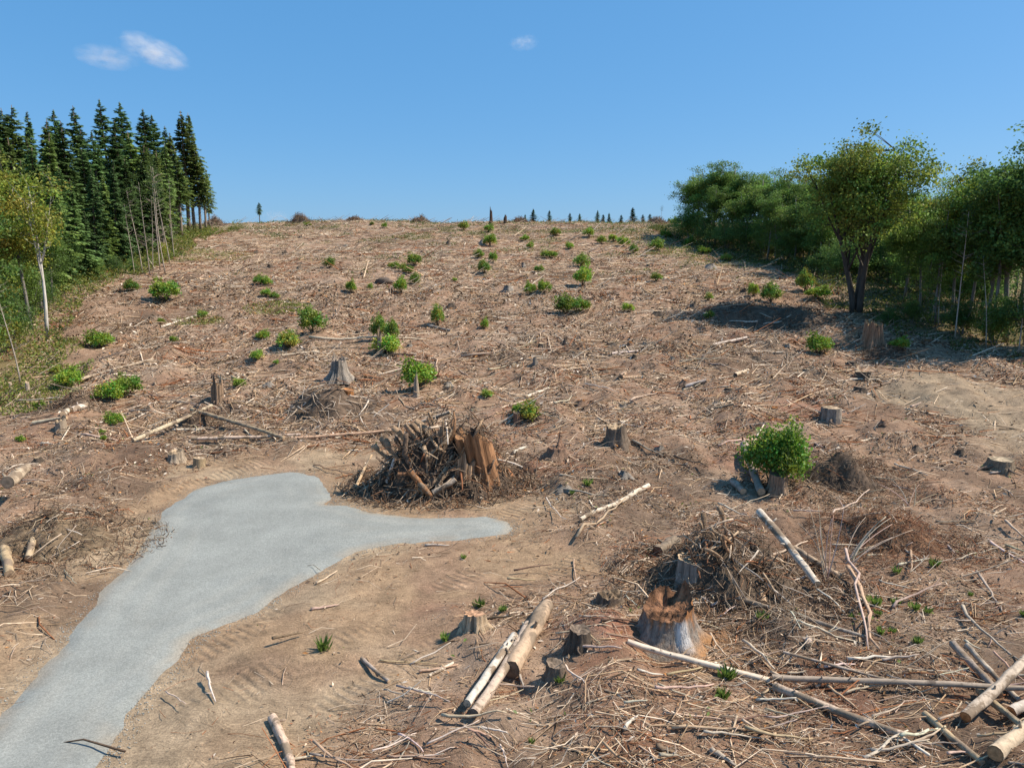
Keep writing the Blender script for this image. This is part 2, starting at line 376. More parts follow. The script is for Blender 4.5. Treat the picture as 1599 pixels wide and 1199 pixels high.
# ------------------------------------------------------------------ ground sheet
def build_ground():
    x, y = XX.ravel(), YY.ravel(); n = len(x)
    soil = np.array([0.285, 0.180, 0.117]); dirt = np.array([0.335, 0.225, 0.137]); sand = np.array([0.315, 0.24, 0.16])
    red = np.array([0.26, 0.155, 0.10]); dark = np.array([0.085, 0.058, 0.040]); pale = np.array([0.35, 0.245, 0.17]); green = np.array([0.105, 0.125, 0.035])
    a = fbm(x / 5, y / 5, 71, 4); b = fbm(x / 2.3, y / 2.3, 73, 4); c = fbm(x / 8, y / 8, 79, 4); g = fbm(x / 6, y / 6, 83, 4)
    C = np.tile(soil, (n, 1))
    def mix(C, col, f): return C * (1 - f[:, None]) + col * f[:, None]
    C = mix(C, pale, sstep(0.5, 0.7, a) * 0.7); C = mix(C, red, sstep(0.54, 0.68, b) * 0.6); C = mix(C, dark, sstep(0.55, 0.72, c) * 0.6)
    C = mix(C, green, sstep(0.58, 0.72, g) * sstep(75, 150, y) * 0.55)
    C = mix(C, green * 0.9, np.maximum(forest_mask(x, y), 0) * 0.5)
    nb_ = fbm(x / 0.9, y / 0.9, 95, 3)
    for px, py, rr, cc in ((1075,1012,2.0,(0.40,0.19,0.075)),(1010,1060,2.2,(0.24,0.12,0.07)),(1060,1100,2.6,(0.25,0.125,0.075)),(1250,1090,2.4,(0.22,0.11,0.07)),(250,482,2.6,(0.30,0.13,0.07)),(1420,850,2.2,(0.27,0.13,0.07)),(930,960,1.6,(0.27,0.12,0.08)),(1180,720,3.0,(0.27,0.14,0.09)),(880,725,2.2,(0.28,0.14,0.09)),(1260,640,2.5,(0.30,0.14,0.09)),(660,945,1.3,(0.25,0.12,0.08)),(820,640,3,(0.26,0.15,0.1)),(1160,520,3,(0.27,0.15,0.1))):
        p_ = at(px, py); f_ = 1 - sstep(0.35, 1.0, np.hypot(x - p_[0], y - p_[1]) / rr + 1.1 * (nb_ - 0.5)); C = mix(C, np.array(cc), f_ * (0.25 + 0.45 * sstep(0.4, 0.6, a)))
    C = mix(C, dirt, BARE.ravel() * (0.3 + 0.7 * sstep(0.38, 0.6, b)))
    C = mix(C, np.array([0.37, 0.27, 0.175]), BARE.ravel() * sstep(0.52, 0.66, a))
    C = mix(C, sand, SANDM.ravel() * (0.5 + 0.5 * b))
    ny, nx = XX.shape; i = np.arange(ny - 1)[:, None] * nx + np.arange(nx - 1)[None]
    F = np.stack([i, i + 1, i + 1 + nx, i + nx], -1).reshape(-1, 4)
    me = mk('ground', np.stack([x, y, ZZ.ravel()], 1), F, M_ground, C, True)
    # dozer tread prints beside the road: distance along the track and where it pressed in
    d = np.array([0.62, 0.785]); u = x * d[0] + y * d[1]; w = -x * d[1] + y * d[0]
    sd = SD.ravel(); m = ((sd < -0.3) & (sd > -5.5)) * sstep(0.25, 0.6, BARE.ravel())
    st = (np.abs((w % 2.3) - 1.1) < 0.5) * sstep(0.42, 0.58, fbm(x / 1.8, y / 1.8, 91, 3))
    tr = np.zeros((n, 3), np.float32); tr[:, 0] = u; tr[:, 1] = m * st
    at_ = me.attributes.new('track', 'FLOAT_VECTOR', 'POINT'); at_.data.foreach_set('vector', tr.ravel())
    o = ob('ground', me); tag(o, kind='structure')

# forest edges on the ground
LE = np.array([at(a, b)[:2] for a, b in ((-60,650),(0,622),(62,598),(78,560),(76,530),(110,470),(150,446),(215,428),(265,402),(322,368))])
RE = np.array([at(a, b)[:2] for a, b in ((1680,585),(1599,562),(1500,540),(1430,528),(1330,492),(1305,452),(1235,418),(1120,393),(1062,374))])
def edgeL(y): o = np.argsort(LE[:, 1]); return np.interp(y, LE[o, 1], LE[o, 0])
def edgeR(y): o = np.argsort(RE[:, 1]); return np.interp(y, RE[o, 1], RE[o, 0])
def forest_mask(x, y):
    return np.maximum(sstep(-1, 3, edgeL(y) - x), sstep(-1, 3, x - edgeR(y))) * (y > 30) * (y < 230)
build_ground()

def build_road():
    lo = ROAD.min(0); hi = ROAD.max(0); st = 0.09
    gx = np.arange(max(lo[0], -34), hi[0] + 0.5, st); gy = np.arange(max(lo[1], 6), hi[1] + 0.5, st)
    X, Y = np.meshgrid(gx, gy); sd = sdist(np.stack([X.ravel(), Y.ravel()], 1), ROAD).reshape(X.shape)
    e = sd + 0.22 * (fbm(X / 0.5, Y / 0.5, 111, 3) - 0.5) + 0.28 * (fbm(X / 2, Y / 2, 113, 2) - 0.5)
    zt = hg(X, Y)
    Z = zt + 0.085 * sstep(-0.1, 0.6, e) - 0.022 + 0.012 * (fbm(X / 0.6, Y / 0.6, 115, 2) - 0.5)
    ny, nx = X.shape; i = np.arange(ny - 1)[:, None] * nx + np.arange(nx - 1)[None]
    F = np.stack([i, i + 1, i + 1 + nx, i + nx], -1).reshape(-1, 4)
    keep = (e.ravel()[F] > -0.12).any(1); F = F[keep]; used = np.unique(F); mp = np.zeros(nx * ny, int); mp[used] = np.arange(len(used))
    C = np.tile([0.284, 0.288, 0.262], (nx * ny, 1)); b = fbm(X / 1.3, Y / 1.3, 117, 3).ravel()
    f = (1 - sstep(0.0, 0.75, e.ravel())) * sstep(0.38, 0.6, b) * 0.75
    C = C * (1 - f[:, None]) + np.array([0.33, 0.27, 0.2]) * f[:, None]
    # worn wheel lines follow the drive: packed fines, a little paler or browner than the loose stone between
    es = sd.ravel(); wl = np.exp(-((es - 0.9) / 0.22) ** 2) + np.exp(-((es - 1.75) / 0.2) ** 2) * 0.7; nb = fbm(X / 3, Y / 3, 119, 3).ravel(); f = wl * sstep(0.35, 0.6, nb) * 0.4
    C = C * (1 - f[:, None]) + np.array([0.36, 0.345, 0.30]) * f[:, None]
    f = sstep(0.60, 0.72, fbm(X / 1.8, Y / 1.8, 121, 4).ravel()) * 0.3; C = C * (1 - f[:, None]) + np.array([0.24, 0.25, 0.235]) * f[:, None]
    V = np.stack([X.ravel(), Y.ravel(), Z.ravel()], 1)[used]
    o = ob('road', mk('road', V, mp[F], M_gravel, C[used], True)); tag(o, kind='structure')
    # loose stones that rolled off the edge
    n = 3000; k = rng.integers(0, len(ROAD), n); a = ROAD[k]; b = ROAD[(k + 1) % len(ROAD)]; P = a + (b - a) * rng.random((n, 1)) + rng.normal(0, 0.16, (n, 2))
    P = P[(P[:, 1] > 8) & (P[:, 0] > -32)]; r = rng.uniform(0.008, 0.022, len(P)); mb = MB()
    base = np.array([(1,0,0),(-1,0,0),(0,1,0),(0,-1,0),(0,0,0.8),(0,0,-0.8)], float); ft = np.array([(0,2,4),(2,1,4),(1,3,4),(3,0,4),(2,0,5),(1,2,5),(3,1,5),(0,3,5)])
    n = len(P); J = base[None] * (0.7 + 0.6 * rng.random((n, 6, 1))) * r[:, None, None]
    V = J + np.concatenate([P, (hg(P[:, 0], P[:, 1]) + 0.012)[:, None]], 1)[:, None]
    F = (ft[None] + (np.arange(n) * 6)[:, None, None]).reshape(-1, 3)
    C = np.repeat(np.array([0.34, 0.335, 0.30]) * rng.uniform(0.8, 1.25, (n, 1)), 6, 0)
    o = ob('loose_gravel', mk('loose_gravel', V.reshape(-1, 3), F, M_twig, C)); tag(o, 'loose grey stones strewn along the edge of the gravel road', 'gravel', kind='stuff')
build_road()


# ------------------------------------------------------------------ labels that single things out
ORD = ['', 'first', 'second', 'third', 'fourth', 'fifth', 'sixth', 'seventh', 'eighth', 'ninth', 'tenth', 'eleventh', 'twelfth', 'thirteenth', 'fourteenth',
       'fifteenth', 'sixteenth', 'seventeenth', 'eighteenth', 'nineteenth', 'twentieth']
ORD += [t + '-' + ORD[k] if k else e for t, e in (('twenty', 'twentieth'), ('thirty', 'thirtieth'), ('forty', 'fortieth'), ('fifty', 'fiftieth'), ('sixty', 'sixtieth')) for k in range(10)][1:]
LM = [('the gravel spur', 690, 828), ('the tall slash pile', 690, 715), ('the rotten orange stump', 1040, 960), ('the largest leafy bush', 1218, 705),
      ('the hollow stump beside the right wood', 1362, 520), ('the pale sandy patch', 1500, 630), ('the crossed tan logs', 790, 1040), ('the log heap at bottom right', 1530, 1100),
      ('the fluted grey stump', 530, 575), ('the low stick heap', 500, 625), ('the twin round bushes', 180, 612), ('the round bush near the left wood', 253, 460),
      ('the bush with a snag inside', 602, 530), ('the wide low bush', 892, 482), ('the two stacked bushes', 910, 435), ('the big maple', 1345, 480),
      ('the corner of the left wood', 300, 385), ('the jagged crest snag', 767, 345), ('the soil-caked root mound', 1165, 890), ('the rusty brush mound', 1420, 820),
      ('the left root heap', 60, 800), ('the driveway bend', 250, 850), ('the lone bush mid-slope', 652, 595), ('the dark boulder', 600, 438), ('the small bush by the right wood', 1283, 542),
      ('the broken splinter stump', 340, 610), ('the low stump pair', 885, 1020), ('the standing vine stems', 1290, 860), ('the bush above the slash pile', 823, 648), ('the bottom edge centre', 600, 1180)]
PENDING = []
def want_label(o, look, px, py, group=None): PENDING.append((o, look, px, py, group))
def resolve_labels():
    G = {}
    for it in PENDING:
        o, look, px, py, g = it
        best = None
        for nm, lx, ly in LM:
            dx, dy = px - lx, py - ly; d = math.hypot(dx, dy * 1.4)
            if d > 8 and (best is None or d < best[0]):
                rel = ('right of' if dx > 0 else 'left of') if abs(dx) > abs(dy) * 1.2 else ('in front of' if dy > 0 else 'upslope of')
                best = (d, nm, rel)
        G.setdefault((look, best[2], best[1]), []).append((best[0], o, g))
    for (look, rel, nm), L in G.items():
        L.sort(key=lambda a: a[0])
        for k, (d, o, g) in enumerate(L):
            t = look + ' ' + rel + ' ' + nm
            if len(L) > 1: t += ', ' + ('nearest it' if k == 0 else ORD[k + 1] + ' nearest it')
            o['label'] = t
            if g: o['group'] = g

# ------------------------------------------------------------------ logs, branches
WOODC = dict(pale=(0.54, 0.41, 0.295), white=(0.64, 0.53, 0.42), tan=(0.45, 0.315, 0.20), grey=(0.37, 0.295, 0.23), brown=(0.20, 0.13, 0.085), red=(0.30, 0.125, 0.06), orange=(0.40, 0.19, 0.07))
def jit(c, a=0.15): return np.clip(np.array(c) * (1 + a * (rng.random(3) - 0.5)) * (1 + a * (rng.random() - 0.5)), 0, 1)
def ground_path(A, B, n, r, conform=0.5, l0=0, l1=0):
    t = np.linspace(0, 1, n); P = np.outer(1 - t, A) + np.outer(t, B); g = hg(P[:, 0], P[:, 1])
    line = (1 - t) * g[0] + t * g[-1]; need = np.clip((g - line).max() - 0.5 * r, 0, 0.3)
    P[:, 2] = (line + need) * (1 - conform) + (g + 0.02) * conform + r * 0.75 + (1 - t) * l0 + t * l1
    return P
def log(a, b, th, col, label, name='log', cat='log', l0=0, l1=0, mat=None, cut=(0.52, 0.36, 0.22), taper=0.8, sides=12, wob=0.05, group=None, conform=0.1):
    th = th * (0.68 if th < 11 else 0.82); A, B = at(*a), at(*b); r = th * 0.5 * mpp((A + B) / 2); n = 11
    P = ground_path(A, B, n, r, conform, l0, l1); L = np.linalg.norm(B - A)
    side = unit(np.cross(B - A, [0, 0, 1.0])); w = wob * L * 0.25 * np.sin(np.linspace(0, 3.0, n) + rng.random() * 3); P = P + side * w[:, None]
    c = P.mean(0); o = ob(name, None, loc=c); tag(o, label, cat, group)
    rad = r * np.linspace(1, taper, n) * (1 + 0.12 * (rng.random(n) - 0.5)); P = P + rng.normal(0, 0.05 * r, P.shape)
    V, F = tube(P - c, rad, sides, False, 0.2, rng.integers(9999))
    hue = jit(col, 0.1); ang = np.tile(rng.random(sides), n)[:, None] * 0.4 + rng.random((len(V), 1)) * 0.25
    C = hue[None] * (0.7 + ang)
    mb = MB(); mb.add(V, F, C)
    for k in range(max(2, int(L * 1.2))):      # branch stubs
        i = rng.integers(1, n - 1); d = rand_dirs(1)[0]; d[2] = abs(d[2]); v2, f2 = tube([P[i] - c + d * rad[i] * 0.7, P[i] - c + d * rad[i] * (1.4 + rng.random())], [rad[i] * 0.28, rad[i] * 0.18], 5); mb.add(v2, f2, hue * 0.8)
    ob('bark', mb.mesh('bark', mat or M_log, True), o)
    for e, s in ((0, -1), (n - 1, 1)):
        T = unit(P[min(e + 1, n - 1)] - P[max(e - 1, 0)]) * s; mb = MB(); ring = V[e * sides:(e + 1) * sides]
        ctr = P[e] - c; v = np.vstack([ring, ctr + (ring - ctr) * 0.55 + T * 0.006, ctr + T * 0.008])
        f = []
        for k in range(sides):
            k2 = (k + 1) % sides; q = [(k, k2, sides + k2), (k, sides + k2, sides + k), (sides + k, sides + k2, 2 * sides)]
            f += q if s > 0 else [x[::-1] for x in q]
        cc = np.vstack([np.tile(np.array(cut) * 0.75, (sides, 1)), np.tile(np.array(cut) * 1.1, (sides, 1)), [np.array(cut) * 0.7]]) * (0.85 + 0.3 * rng.random((2 * sides + 1, 1)))
        mb.add(v, f, cc); ob('cut_end', mb.mesh('cut_end', M_cut), o)
    return o
def branch_mesh(P, r, col, twigs=3, sides=5, taper=0.35):
    n = len(P); c = P.mean(0); rad = r * np.linspace(1, taper, n) * (1 + 0.2 * (rng.random(n) - 0.5)); mb = MB()
    V, F = tube(P - c, rad, sides, True, 0.15, rng.integers(9999)); mb.add(V, F, jit(col) * (0.8 + 0.4 * rng.random((len(V), 1))))
    L = np.linalg.norm(P[-1] - P[0]); ax = unit(P[-1] - P[0])
    for k in range(twigs):
        i = rng.integers(n // 3, n - 1); d = unit(ax * 0.8 + rand_dirs(1)[0] * 0.9); d[2] = abs(d[2]) * 0.5; l = L * rng.uniform(0.12, 0.35)
        q = np.array([P[i] - c, P[i] - c + d * l * 0.5, P[i] - c + d * l + rand_dirs(1)[0] * l * 0.15]); v, f = tube(q, np.array([0.55, 0.4, 0.2]) * rad[i], 4); mb.add(v, f, jit(col))
    return mb.mesh('fallen_branch', M_stick), c
def branch(a, b, th, col, label=None, lift=(0, 0), name='fallen_branch', group=None, look=None, twigs=3, wob=0.06, taper=0.4, conform=0.5):
    A, B = at(*a), at(*b); r = th * 0.5 * mpp((A + B) / 2); n = 8; P = ground_path(A, B, n, r, conform, *lift)
    L = np.linalg.norm(B - A); side = unit(np.cross(B - A, [0, 0, 1.0])); ph = rng.random() * 6
    P = P + side * (wob * L * np.sin(np.linspace(0, 4, n) + ph) * 0.4)[:, None] + rng.normal(0, 0.012 * L, (n, 3)) * [1, 1, 0.5]
    me, c = branch_mesh(P, r, col, twigs, taper=taper); o = ob(name, me, loc=c); tag(o, label, 'branch', group)
    if look: want_label(o, look, (a[0] + b[0]) / 2, (a[1] + b[1]) / 2, group)
    return o

log((856,960),(796,1062),30,WOODC['tan'],'thick tan log with bark, end facing the camera dark, mid foreground', cut=(0.20,0.13,0.08), taper=1.1, conform=0)  # cut colour darkened: shade on the camera-facing end is painted in
log((828,985),(738,1124),21,WOODC['pale'],'peeled yellowish pole beside the thick tan log, tied dark end', cut=(0.14,0.11,0.09), conform=0)  # cut faces painted dark, standing in for shade on the near end
log((806,1005),(727,1112),17,WOODC['white'],'bleached split log left of the peeled yellowish pole', cut=(0.45,0.36,0.26), conform=0)
log((980,1003),(1202,1068),12,WOODC['white'],'white barked pole lying in front of the rotten orange stump', mat=M_birch, taper=0.95)
log((1205,1070),(1612,1094),12,WOODC['grey'],'long straight grey pole with snapped pale left end', mat=M_birch, l0=0.15, l1=0.25, wob=0.02)
log((1222,1034),(1432,1080),7,WOODC['grey'],'thin grey pole just above the long straight grey pole', l0=0.2, wob=0.03)
log((1208,1080),(1410,1156),16,WOODC['pale'],'tan log with peeling bark below the long grey pole', l0=0.05)
log((1140,940),(1352,1006),11,WOODC['grey'],'slim greyish log running from root mound down to the right', taper=0.6, wob=0.02)
log((1505,1132),(1625,1030),20,WOODC['pale'],'pink barked sawn log crossing on top of the bottom right heap', l0=0.12, l1=0.45, cut=(0.42,0.2,0.08), conform=0)
log((1550,1194),(1650,1122),27,WOODC['pale'],'fat pale log cut by the bottom right corner', cut=(0.4,0.24,0.12), conform=0)
log((1577,1128),(1650,1098),20,WOODC['white'],'short pale log end at right edge between two larger logs', l0=0.2, l1=0.2, cut=(0.40,0.2,0.09))
log((1487,1020),(1560,1090),15,WOODC['grey'],'dark grey log end poking left of the crossing pink log', l0=0.2)
log((1508,1022),(1592,1098),11,WOODC['grey'],'thinner grey pole right beside the dark grey log', l0=0.2)
log((1445,1118),(1532,1196),15,WOODC['tan'],'tan pole pointing down right at the bottom edge', cut=(0.35,0.24,0.15))
log((1530,1085),(1612,1150),15,WOODC['tan'],'tan log under the crossing pink log', l0=0.05)
log((1185,835),(1274,922),17,WOODC['white'],'silvery bare log leaning down the root mound', l0=0.75, l1=0.1, taper=0.7, conform=0)
log((1170,905),(1190,948),19,WOODC['tan'],'stubby tan log sticking out of the root mound', l0=0.75, conform=0)
log((1240,870),(1312,905),13,WOODC['tan'],'tan log half hidden right of the silvery log', l0=0.25, conform=0)
log((1164,712),(1186,778),17,WOODC['grey'],'mottled grey log leaning left of the largest leafy bush', mat=M_birch, l0=0.3)
log((1143,755),(1160,772),15,WOODC['grey'],'short grey log chunk left of the mottled grey log')
log((906,818),(1012,764),9,WOODC['white'],'curved white pole pointing at the gravel spur', taper=1.3, wob=0.12, conform=0.3)
log((1056,852),(1026,868),24,(0.24,0.18,0.13),'short log round with rusty end left of root mound', cut=(0.22,0.1,0.06))
log((566,1030),(607,1066),10,WOODC['grey'],'small grey log left of centre on bare earth')
log((428,1124),(455,1215),19,WOODC['pale'],'flaky pale log cut by the bottom edge at left', wob=0.1)
log((670,1057),(708,1036),8,WOODC['white'],'short white pole left of the crossed tan logs')
log((207,690),(332,648),9,WOODC['pale'],'long pale pole rising right towards small root heap', l1=0.5, taper=0.9, conform=0)
log((302,655),(442,690),10,WOODC['tan'],'brown pole falling right from the small root heap', l0=0.4, conform=0)
log((300,692),(470,686),8,WOODC['pale'],'long pale pole lying level above the driveway bend')
log((455,686),(632,672),7,WOODC['tan'],'long thin tan pole pointing at the tall slash pile', wob=0.02)
log((52,664),(104,656),10,WOODC['pale'],'short pale log below the twin round bushes')
log((110,645),(136,636),13,WOODC['white'],'white sawn log beside the twin round bushes')
log((98,650),(108,643),11,WOODC['white'],'tiny white log round beside white sawn log')
log((270,673),(320,672),7,WOODC['white'],'white split pole under the small root heap')
log((8,862),(14,902),20,WOODC['tan'],'upright tan log chunk at left edge below root heap')
log((126,600),(240,568),6,WOODC['pale'],'long pale pole upslope of the twin round bushes', wob=0.02)
log((250,512),(308,494),5,WOODC['white'],'white pole below the round bush near left wood')
log((1112,542),(1166,530),7,WOODC['white'],'white split trunk downslope of the maple shadow')
log((1070,606),(1102,597),10,WOODC['white'],'short white sawn log alone on the right slope')
log((1148,588),(1168,580),10,WOODC['pale'],'short round tan log, dark end, on right slope', cut=(0.12,0.08,0.06))
log((955,555),(996,551),6,WOODC['white'],'white straight log mid slope beside small stumps')
log((820,622),(858,608),8,WOODC['white'],'white trunk piece upslope of the slash pile')
log((1105,643),(1146,635),6,WOODC['tan'],'tan straight log upslope of the largest leafy bush')
log((668,510),(704,518),7,WOODC['grey'],'grey log at the foot of the narrow bush')
log((722,552),(735,553),6,WOODC['tan'],'tiny tan log mid slope')
log((610,557),(650,559),5,WOODC['brown'],'dark thin log below the bush with a snag')
log((540,628),(562,640),10,WOODC['pale'],'pale log end right of the low stick heap')
log((800,710),(822,700),8,WOODC['white'],'white log piece right of the tall slash pile')
log((440,560),(500,553),5,WOODC['pale'],'pale pole left of the fluted grey stump')
log((968,593),(976,585),11,WOODC['tan'],'round log end facing camera on mid slope', cut=(0.2,0.13,0.08))
log((1262,1002),(1262,1012),14,WOODC['white'],'tiny white chunk at end of thin stick', name='wood_chunk', cat='wood')

for a, b, th, c, lb, lf in [
    ((1313,885),(1366,1022),6,'pale','tall thin pale stick slanting down right of root mound',(0.6,0.1)),
    ((1326,900),(1372,1022),9,'tan','thicker stick parallel to the tall thin pale stick',(0.3,0.05)),
    ((1175,690),(1120,700),5,'pale','pale stick upslope left of the largest leafy bush',(0,0)),
    ((1390,845),(1440,880),5,'white','white stick on bare earth right of vine stems',(0,0)),
    ((1545,845),(1600,882),5,'white','straight white stick at the right edge',(0,0)),
    ((1245,975),(1352,1008),4,'white','thin white stick above slim greyish log',(0.1,0)),
    ((1060,935),(1150,950),6,'tan','stick behind the rotten orange stump running right',(0,0)),
    ((975,1145),(995,1120),7,'white','short white splinter at bottom centre',(0.05,0)),
    ((1050,1145),(1180,1142),6,'tan','mossy horizontal stick at bottom centre right',(0.05,0)),
    ((860,1165),(920,1185),6,'tan','thin tan stick near bottom edge centre',(0,0)),
    ((1025,1170),(1060,1180),12,'brown','dark grey log piece at bottom centre',(0,0)),
    ((1110,1175),(1150,1199),11,'grey','grey branch at bottom edge right of centre',(0,0)),
    ((1450,1190),(1345,1120),5,'white','white forked stick at the bottom edge by tan log',(0.1,0)),
    ((1530,900),(1560,955),5,'grey','grey stick slanting at right edge above log heap',(0.1,0)),
    ((1500,955),(1590,1040),6,'grey','long grey stick slanting above the log heap',(0.1,0)),
    ((720,560),(880,548),5,'tan','long level tan stick across the middle slope',(0,0)),
    ((480,530),(668,534),5,'pale','long level pale stick behind the bush with a snag',(0.02,0.02)),
    ((900,845),(980,790),5,'tan','crooked tan stick ahead of the curved white pole',(0,0.1))]:
    branch(a, b, th, WOODC[c], lb, lf)

# countable loose branches over the cut: the largest ones as things of their own
def slash_w(x, y):
    sd = road_sd(x, y); b = bare_mask(x, y, sd)
    return (1 - 0.9 * b) * (1 - 0.85 * sand_mask(x, y)) * (sd < -0.15) * (1 - 0.8 * forest_mask(x, y))
LOOKS = [('pale', 'pale'), ('white', 'bleached'), ('tan', 'tan'), ('grey', 'grey'), ('brown', 'dark brown'), ('red', 'reddish')]
cnt = 0
while cnt < 228:
    py = 1195 - 640 * rng.random() ** 1.25 * (1 if rng.random() < 0.75 else 0.6); px = rng.uniform(5, 1594)
    P = at(px, py)
    if rng.random() > slash_w(P[:1], P[1:2])[0] or forest_mask(P[:1], P[1:2])[0] > 0.3: continue
    sc = (py - 330) / 870; ln = rng.uniform(30, 120) * (0.35 + 0.65 * sc); th = rng.uniform(2.6, 6.5) * (0.45 + 0.55 * sc)
    ang = rng.normal(0.15, 0.6); dx, dy = ln * math.cos(ang), ln * math.sin(ang) * 0.6
    k = rng.choice(6, p=[0.32, 0.2, 0.22, 0.14, 0.07, 0.05])
    q = at(px + dx, py + dy)
    if road_sd(q[:1], q[1:2])[0] > -0.2: continue
    size = 'long' if ln > 70 * (0.35 + 0.65 * sc) else 'short'; thick = 'thick' if th > 4.4 * (0.45 + 0.55 * sc) else 'thin'
    branch((px, py), (px + dx, py + dy), th, WOODC[LOOKS[k][0]], None, (rng.random() ** 3 * 0.3, rng.random() ** 3 * 0.3), look=f'{size} {thick} {LOOKS[k][1].split()[-1]} branch', group='loose branches strewn over the cut', twigs=rng.integers(0, 4))
    cnt += 1

# ------------------------------------------------------------------ fine slash: uncountable twigs, chips, dead needles
PAL = np.array([WOODC['pale'], WOODC['white'], WOODC['tan'], WOODC['grey'], WOODC['brown'], WOODC['red'], (0.10, 0.068, 0.048), (0.36, 0.26, 0.20)])
def scatter(n, y0, y1, power=1.0, spread=0.82):
    m = int(n * 2.9); y = y0 + (y1 - y0) * rng.random(m) ** power; x = (rng.random(m) * 2 - 1) * (y * spread + 3)
    cl = (0.24 + 1.5 * sstep(0.40, 0.60, fbm(x / 2.4, y / 2.4, 131, 3))) * (0.5 + 0.8 * sstep(0.36, 0.54, fbm(x / 8, y / 6, 133, 3)))
    k = rng.random(m) < slash_w(x, y) * np.clip(cl, 0, 1.0) * 0.95 + 0.012; k &= road_sd(x, y) < 0.0
    x, y = x[k][:n], y[k][:n]; return x, y
def twig_layer(name, n, y0, y1, Lr, rr, rings, label, power=0.85, lift=0.08):
    x, y = scatter(n, y0, y1, power); n = len(x)
    flow = 6.28 * fbm(x / 4, y / 4, 141, 2) * 1.3; a = np.where(rng.random(n) < 0.5, rng.normal(0.15, 0.4, n), flow + rng.normal(0, 0.8, n))
    L = Lr[0] * (Lr[1] / Lr[0]) ** (rng.random(n) ** 1.8); D = np.stack([np.cos(a), np.sin(a)], 1) * L[:, None]
    x1, y1_ = x + D[:, 0], y + D[:, 1]; li = rng.random(n) ** 2 * lift; l2 = rng.random(n) ** 2 * lift + (rng.random(n) < 0.06) * L * 0.5
    r = rr[0] * (rr[1] / rr[0]) ** (rng.random(n) ** 2) * (0.6 + 0.4 * L / Lr[1] * 2)
    P0 = np.stack([x, y, hg(x, y) + li], 1); P1 = np.stack([x1, y1_, hg(x1, y1_) + l2], 1)
    bend = rand_dirs(n) * (L * 0.15)[:, None]; xm, ym = (x + x1) / 2, (y + y1_) / 2
    if rings == 3: bend[:, 2] += hg(xm, ym) + (li + l2) / 2 - (P0[:, 2] + P1[:, 2]) / 2
    redp = sstep(0.5, 0.64, fbm(x / 2.3, y / 2.3, 73, 4))
    pk = rng.choice(8, n, p=[0.22, 0.16, 0.20, 0.14, 0.09, 0.02, 0.06, 0.11]); pk = np.where(rng.random(n) < redp * 0.28, 5, pk)
    C = PAL[pk] * rng.uniform(0.8, 1.4, (n, 1)) * np.array([1.03, 1.0, 0.94])
    V, F, Cc = bulk_sticks(P0, P1, r, r * 0.45, bend, C, rings)
    o = ob(name, mk(name, V, F, M_twig, Cc)); tag(o, label, 'twigs', kind='stuff')
twig_layer('fine_twigs', 44000, 9, 37, (0.10, 1.0), (0.004, 0.0165), 3, 'matted dead twigs and thin slash covering the near ground')
twig_layer('fine_twigs', 53000, 36, 80, (0.25, 1.9), (0.012, 0.042), 2, 'matted dead twigs and slash covering the middle slope', 0.9)
twig_layer('fine_twigs', 58000, 78, 185, (0.5, 3.0), (0.025, 0.075), 2, 'matted dead twigs and slash covering the upper slope', 0.8, 0.15)
twig_layer('broken_sticks', 4200, 10, 42, (0.5, 2.0), (0.010, 0.032), 3, 'broken pale sticks lying thick over the near cut', 0.9, 0.14)
twig_layer('broken_sticks', 17000, 40, 110, (0.8, 3.0), (0.018, 0.050), 2, 'broken pale sticks lying thick over the upper slope', 0.9, 0.12)
def flakes(name, n, y0, y1, size, cols, label, cat, red=False):
    x, y = scatter(n, y0, y1, 0.8); n = len(x)
    if red:
        k = rng.random(n) < 0.25 + sstep(0.48, 0.62, fbm(x / 2.3, y / 2.3, 73, 4)); x, y = x[k], y[k]; n = len(x)
    Nn = unit(rand_dirs(n) + np.array([0, 0, 1.2])); D = unit(np.cross(Nn, rand_dirs(n))); Wd = np.cross(Nn, D)
    s = size[0] * (size[1] / size[0]) ** rng.random(n) * (0.5 + y / 30); C = np.array(cols)[rng.integers(0, len(cols), n)] * rng.uniform(0.65, 1.3, (n, 1))
    V, F, Cc = leaves(np.stack([x, y, hg(x, y) + 0.02 + rng.random(n) * 0.05], 1), D, Wd, s, C, 0.4)
    tag(ob(name, mk(name, V, F, M_twig, Cc)), label, cat, kind='stuff')
flakes('wood_chips', 26000, 9, 90, (0.05, 0.17), [WOODC['pale'], WOODC['white'], WOODC['tan'], WOODC['orange']], 'pale wood chips and bark splinters scattered over the cut', 'wood chips')
flakes('dead_needles', 52000, 9, 45, (0.04, 0.10), [(0.28, 0.13, 0.075), (0.22, 0.10, 0.06), (0.33, 0.19, 0.11), (0.14, 0.085, 0.055)], 'fine rusty needles and crumbled bark covering the near ground', 'litter', True)
flakes('dead_needles', 30000, 40, 110, (0.05, 0.12), [(0.28, 0.13, 0.075), (0.24, 0.115, 0.07), (0.33, 0.19, 0.11), (0.12, 0.08, 0.055)], 'rust coloured dead needles and fern litter on the ground', 'litter', True)
flakes('bark_clods', 30000, 9, 80, (0.05, 0.18), [(0.08, 0.055, 0.04), (0.12, 0.08, 0.055), (0.17, 0.12, 0.08)], 'dark bark flakes and soil crumbs on the ground', 'litter')

